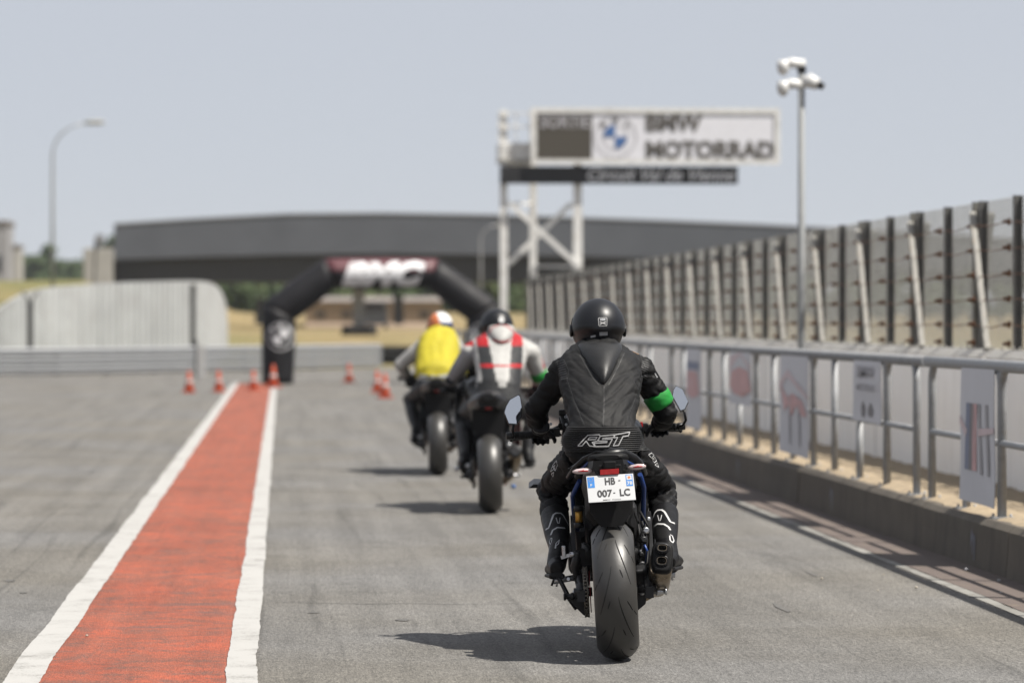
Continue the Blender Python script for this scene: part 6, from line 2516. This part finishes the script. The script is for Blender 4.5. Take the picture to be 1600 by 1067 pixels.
y2 = back2(783, 534)
for (u, v, prot, rx, ry) in ((783, 507.5, 0.0, 0.06, 0.06), (783, 509, 0.05, 0.092, 0.10), (783, 513, 0.075, 0.104, 0.13), (783, 519, 0.08, 0.106, 0.14), (783, 526, 0.07, 0.095, 0.13), (783, 533, 0.045, 0.07, 0.10), (783, 538, 0.01, 0.03, 0.06)):
    rear = (y2 + (534 - v) * 0.006 if v < 534 else back2(u, v)) - prot
    hr.append(hm2.ring(q2(u, v, rear + ry), (0, 0, 1), (1, 0, 0), rx, ry, 24))
hm2.loft(hr)
hm = hm2.build('back_hump', K['white_leather'], r2)
hm.data.materials.append(K['red_leather'])
hb = Decal(hm.data)
for path in ([(764, 522), (769, 512), (780, 508.5), (792, 509.5), (800, 516), (803, 522)], [(768, 530), (776, 533), (786, 534), (797, 532)]):
    raw(hb.ribbon(path, 0.016, O2, 0.003), 'hump_piping', K['red_leather'], hm)
h2 = helmet(r2, q2(776, 510, 0.98), (0.135, 0.155, 0.142), K['helmet'], radians(-12), 0.1)
dm = MB()
pp_, nn_, _ = Decal(h2.data).hit(783.5, 500.0, O2)
if pp_ is not None:
    dm.lathe([(-0.002, 0.024), (0.003, 0.024)], pp_, nn_, 16)
    dm.build('badge', K['sticker_white'], h2)
am = MB()
am.tube([Rs.lerp(Re, s) for s in (0.66, 0.70, 0.82, 0.94, 0.98)], [0.06, 0.073, 0.071, 0.068, 0.055], 20)
am.build('armband', K['green_band'], r2)
glove(r2, Lh + Vector((0, 0.02, -0.02)), (0, 1, -0.1), None, (1, 0, 0), K['glove'])
glove(r2, Rh + Vector((0, 0.02, -0.02)), (0, 1, -0.1), None, (-1, 0, 0), K['glove'])
boot(r2, Lk, La, q2(724, 726, 0.28), q2(722, 724, 0.54), K['boot'], 1.0, 0.44, 0.009)
boot(r2, Rk, Ra, q2(826, 724, 0.28), q2(829, 722, 0.54), K['boot'], 1.0, 0.44, 0.009)

# ---- third rider, yellow vest over white sleeves
r3 = thing('person', 'rider in a bright yellow vest with white sleeves, furthest ahead', 'person', (B3.x, B3.y + 0.45, 0.84))
O3 = Vector(r3.location)


def q3(u, v, y):
    return at(u, v, B3.y + y) - O3


t3 = [(q3(682, 618, 0.46), 0.13, 0.1), (q3(681, 604, 0.40), 0.19, 0.14), (q3(681, 590, 0.43), 0.185, 0.13), (q3(682, 572, 0.54), 0.185, 0.13), (q3(684, 552, 0.68), 0.195, 0.13), (q3(686, 536, 0.80), 0.19, 0.125), (q3(688, 525, 0.90), 0.14, 0.1), (q3(688, 517, 0.97), 0.08, 0.08), (q3(688, 510, 1.0), 0.07, 0.07)]
Ls, Le, Lh = q3(660, 541, 0.84), q3(626, 570, 0.92), q3(640, 596, 1.10)
Rs, Re, Rh = q3(711, 541, 0.84), q3(738, 580, 0.92), q3(726, 600, 1.10)
Lp, Lk, La = q3(666, 606, 0.48), q3(640, 624, 0.92), q3(650, 670, 0.40)
Rp, Rk, Ra = q3(698, 606, 0.48), q3(724, 624, 0.92), q3(716, 668, 0.40)
lm3 = [([t3[6][0] + Vector((-0.06, 0, 0)), Ls, Ls.lerp(Le, 0.5), Le, Le.lerp(Lh, 0.5), Lh], [0.07, 0.078, 0.074, 0.070, 0.056, 0.042]), ([t3[6][0] + Vector((0.06, 0, 0)), Rs, Rs.lerp(Re, 0.5), Re, Re.lerp(Rh, 0.5), Rh], [0.07, 0.078, 0.070, 0.068, 0.056, 0.042]),
       ([Lp, Lp.lerp(Lk, 0.5), Lk, Lk.lerp(La, 0.4), Lk.lerp(La, 0.8)], [0.1, 0.09, 0.075, 0.068, 0.05]), ([Rp, Rp.lerp(Rk, 0.5), Rk, Rk.lerp(Ra, 0.4), Rk.lerp(Ra, 0.8)], [0.1, 0.09, 0.075, 0.068, 0.05])]
b3m = suit_body(t3, lm3, 0.012, 6)
b3o = obj('body', b3m, K['white_leather'], r3)
b3m.materials.append(K['black_leather2'])
zw = q3(682, 594, 0.43).z
set_slots(b3m, lambda c: 1 if (c.z < zw or (c - Lh).length < 0.13 or (c - Rh).length < 0.13) else 0)
vm = MB()
vt = [(q3(681, 589, 0.43), 0.192, 0.140), (q3(681, 588, 0.43), 0.202, 0.150), (q3(682, 572, 0.54), 0.203, 0.150), (q3(684, 552, 0.68), 0.212, 0.150), (q3(686, 537, 0.80), 0.205, 0.142), (q3(688, 525, 0.90), 0.155, 0.118), (q3(688, 519, 0.95), 0.10, 0.095)]
vm.tube([p for p, a, b in vt], [a for p, a, b in vt], 28, side=(1, 0, 0), ry=[b for p, a, b in vt], sq=0.88)
vme = remesh(vm.mesh(), 0.012, 3)
displace(vme, lambda p: 0.010 * (noise.noise(Vector((p.x * 14, p.y * 5, p.z * 5))) + 0.4))
vest = obj('vest', vme, K['yellow_vest'], r3)
vb = Decal(vme)
raw(vb.ribbon([(655, 586), (668, 588), (682, 588.5), (696, 587), (706, 584)], 0.022, O3, 0.004), 'hem_band', K['print_grey'], vest)
h3 = helmet(r3, q3(687.5, 509, 1.0), (0.124, 0.150, 0.138), K['cam_white'], radians(-8), 0.12)
h3.data.materials.append(K['orange'])
h3.data.materials.append(K['blue_frame'])
hc3 = q3(687.5, 509, 1.0)


def slot3(c):
    c = c - hc3
    if c.x < 0.0 - 0.3 * c.z and c.z > -0.07:
        return 1
    return 2 if c.z < 0.035 else 0


set_slots(h3.data, slot3)
glove(r3, Lh + Vector((0, 0.02, -0.02)), (0, 1, -0.1), None, (1, 0, 0), K['glove'])
glove(r3, Rh + Vector((0, 0.02, -0.02)), (0, 1, -0.1), None, (-1, 0, 0), K['glove'])
boot(r3, Lk, La, q3(648, 688, 0.28), q3(647, 686, 0.54), K['boot'], 1.0, 0.44, 0.011)
boot(r3, Rk, Ra, q3(716, 688, 0.28), q3(718, 686, 0.54), K['boot'], 1.0, 0.44, 0.011)

# ------------------------------------------------------------------ summer haze in the air
HAZE = 0.00013
if HAZE > 0:
    hm_ = bpy.data.materials.new('haze_air')
    hm_.use_nodes = True
    nt_ = hm_.node_tree
    for n in list(nt_.nodes):
        if n.type == 'BSDF_PRINCIPLED':
            nt_.nodes.remove(n)
    pv = nt_.nodes.new('ShaderNodeVolumePrincipled')
    pv.inputs['Color'].default_value = (0.86, 0.91, 1.0, 1)
    pv.inputs['Density'].default_value = HAZE
    pv.inputs['Anisotropy'].default_value = 0.2
    nt_.links.new(pv.outputs['Volume'], nt_.nodes['Material Output'].inputs['Volume'])
    mb = MB()
    mb.box((0, 4300, 10.5), (10100, 9500, 23.0))
    hz = mb.build('haze', hm_)
    tag(hz, 'thin blue summer haze filling the air', kind='stuff')

bpy.data.scenes.remove(TMP)
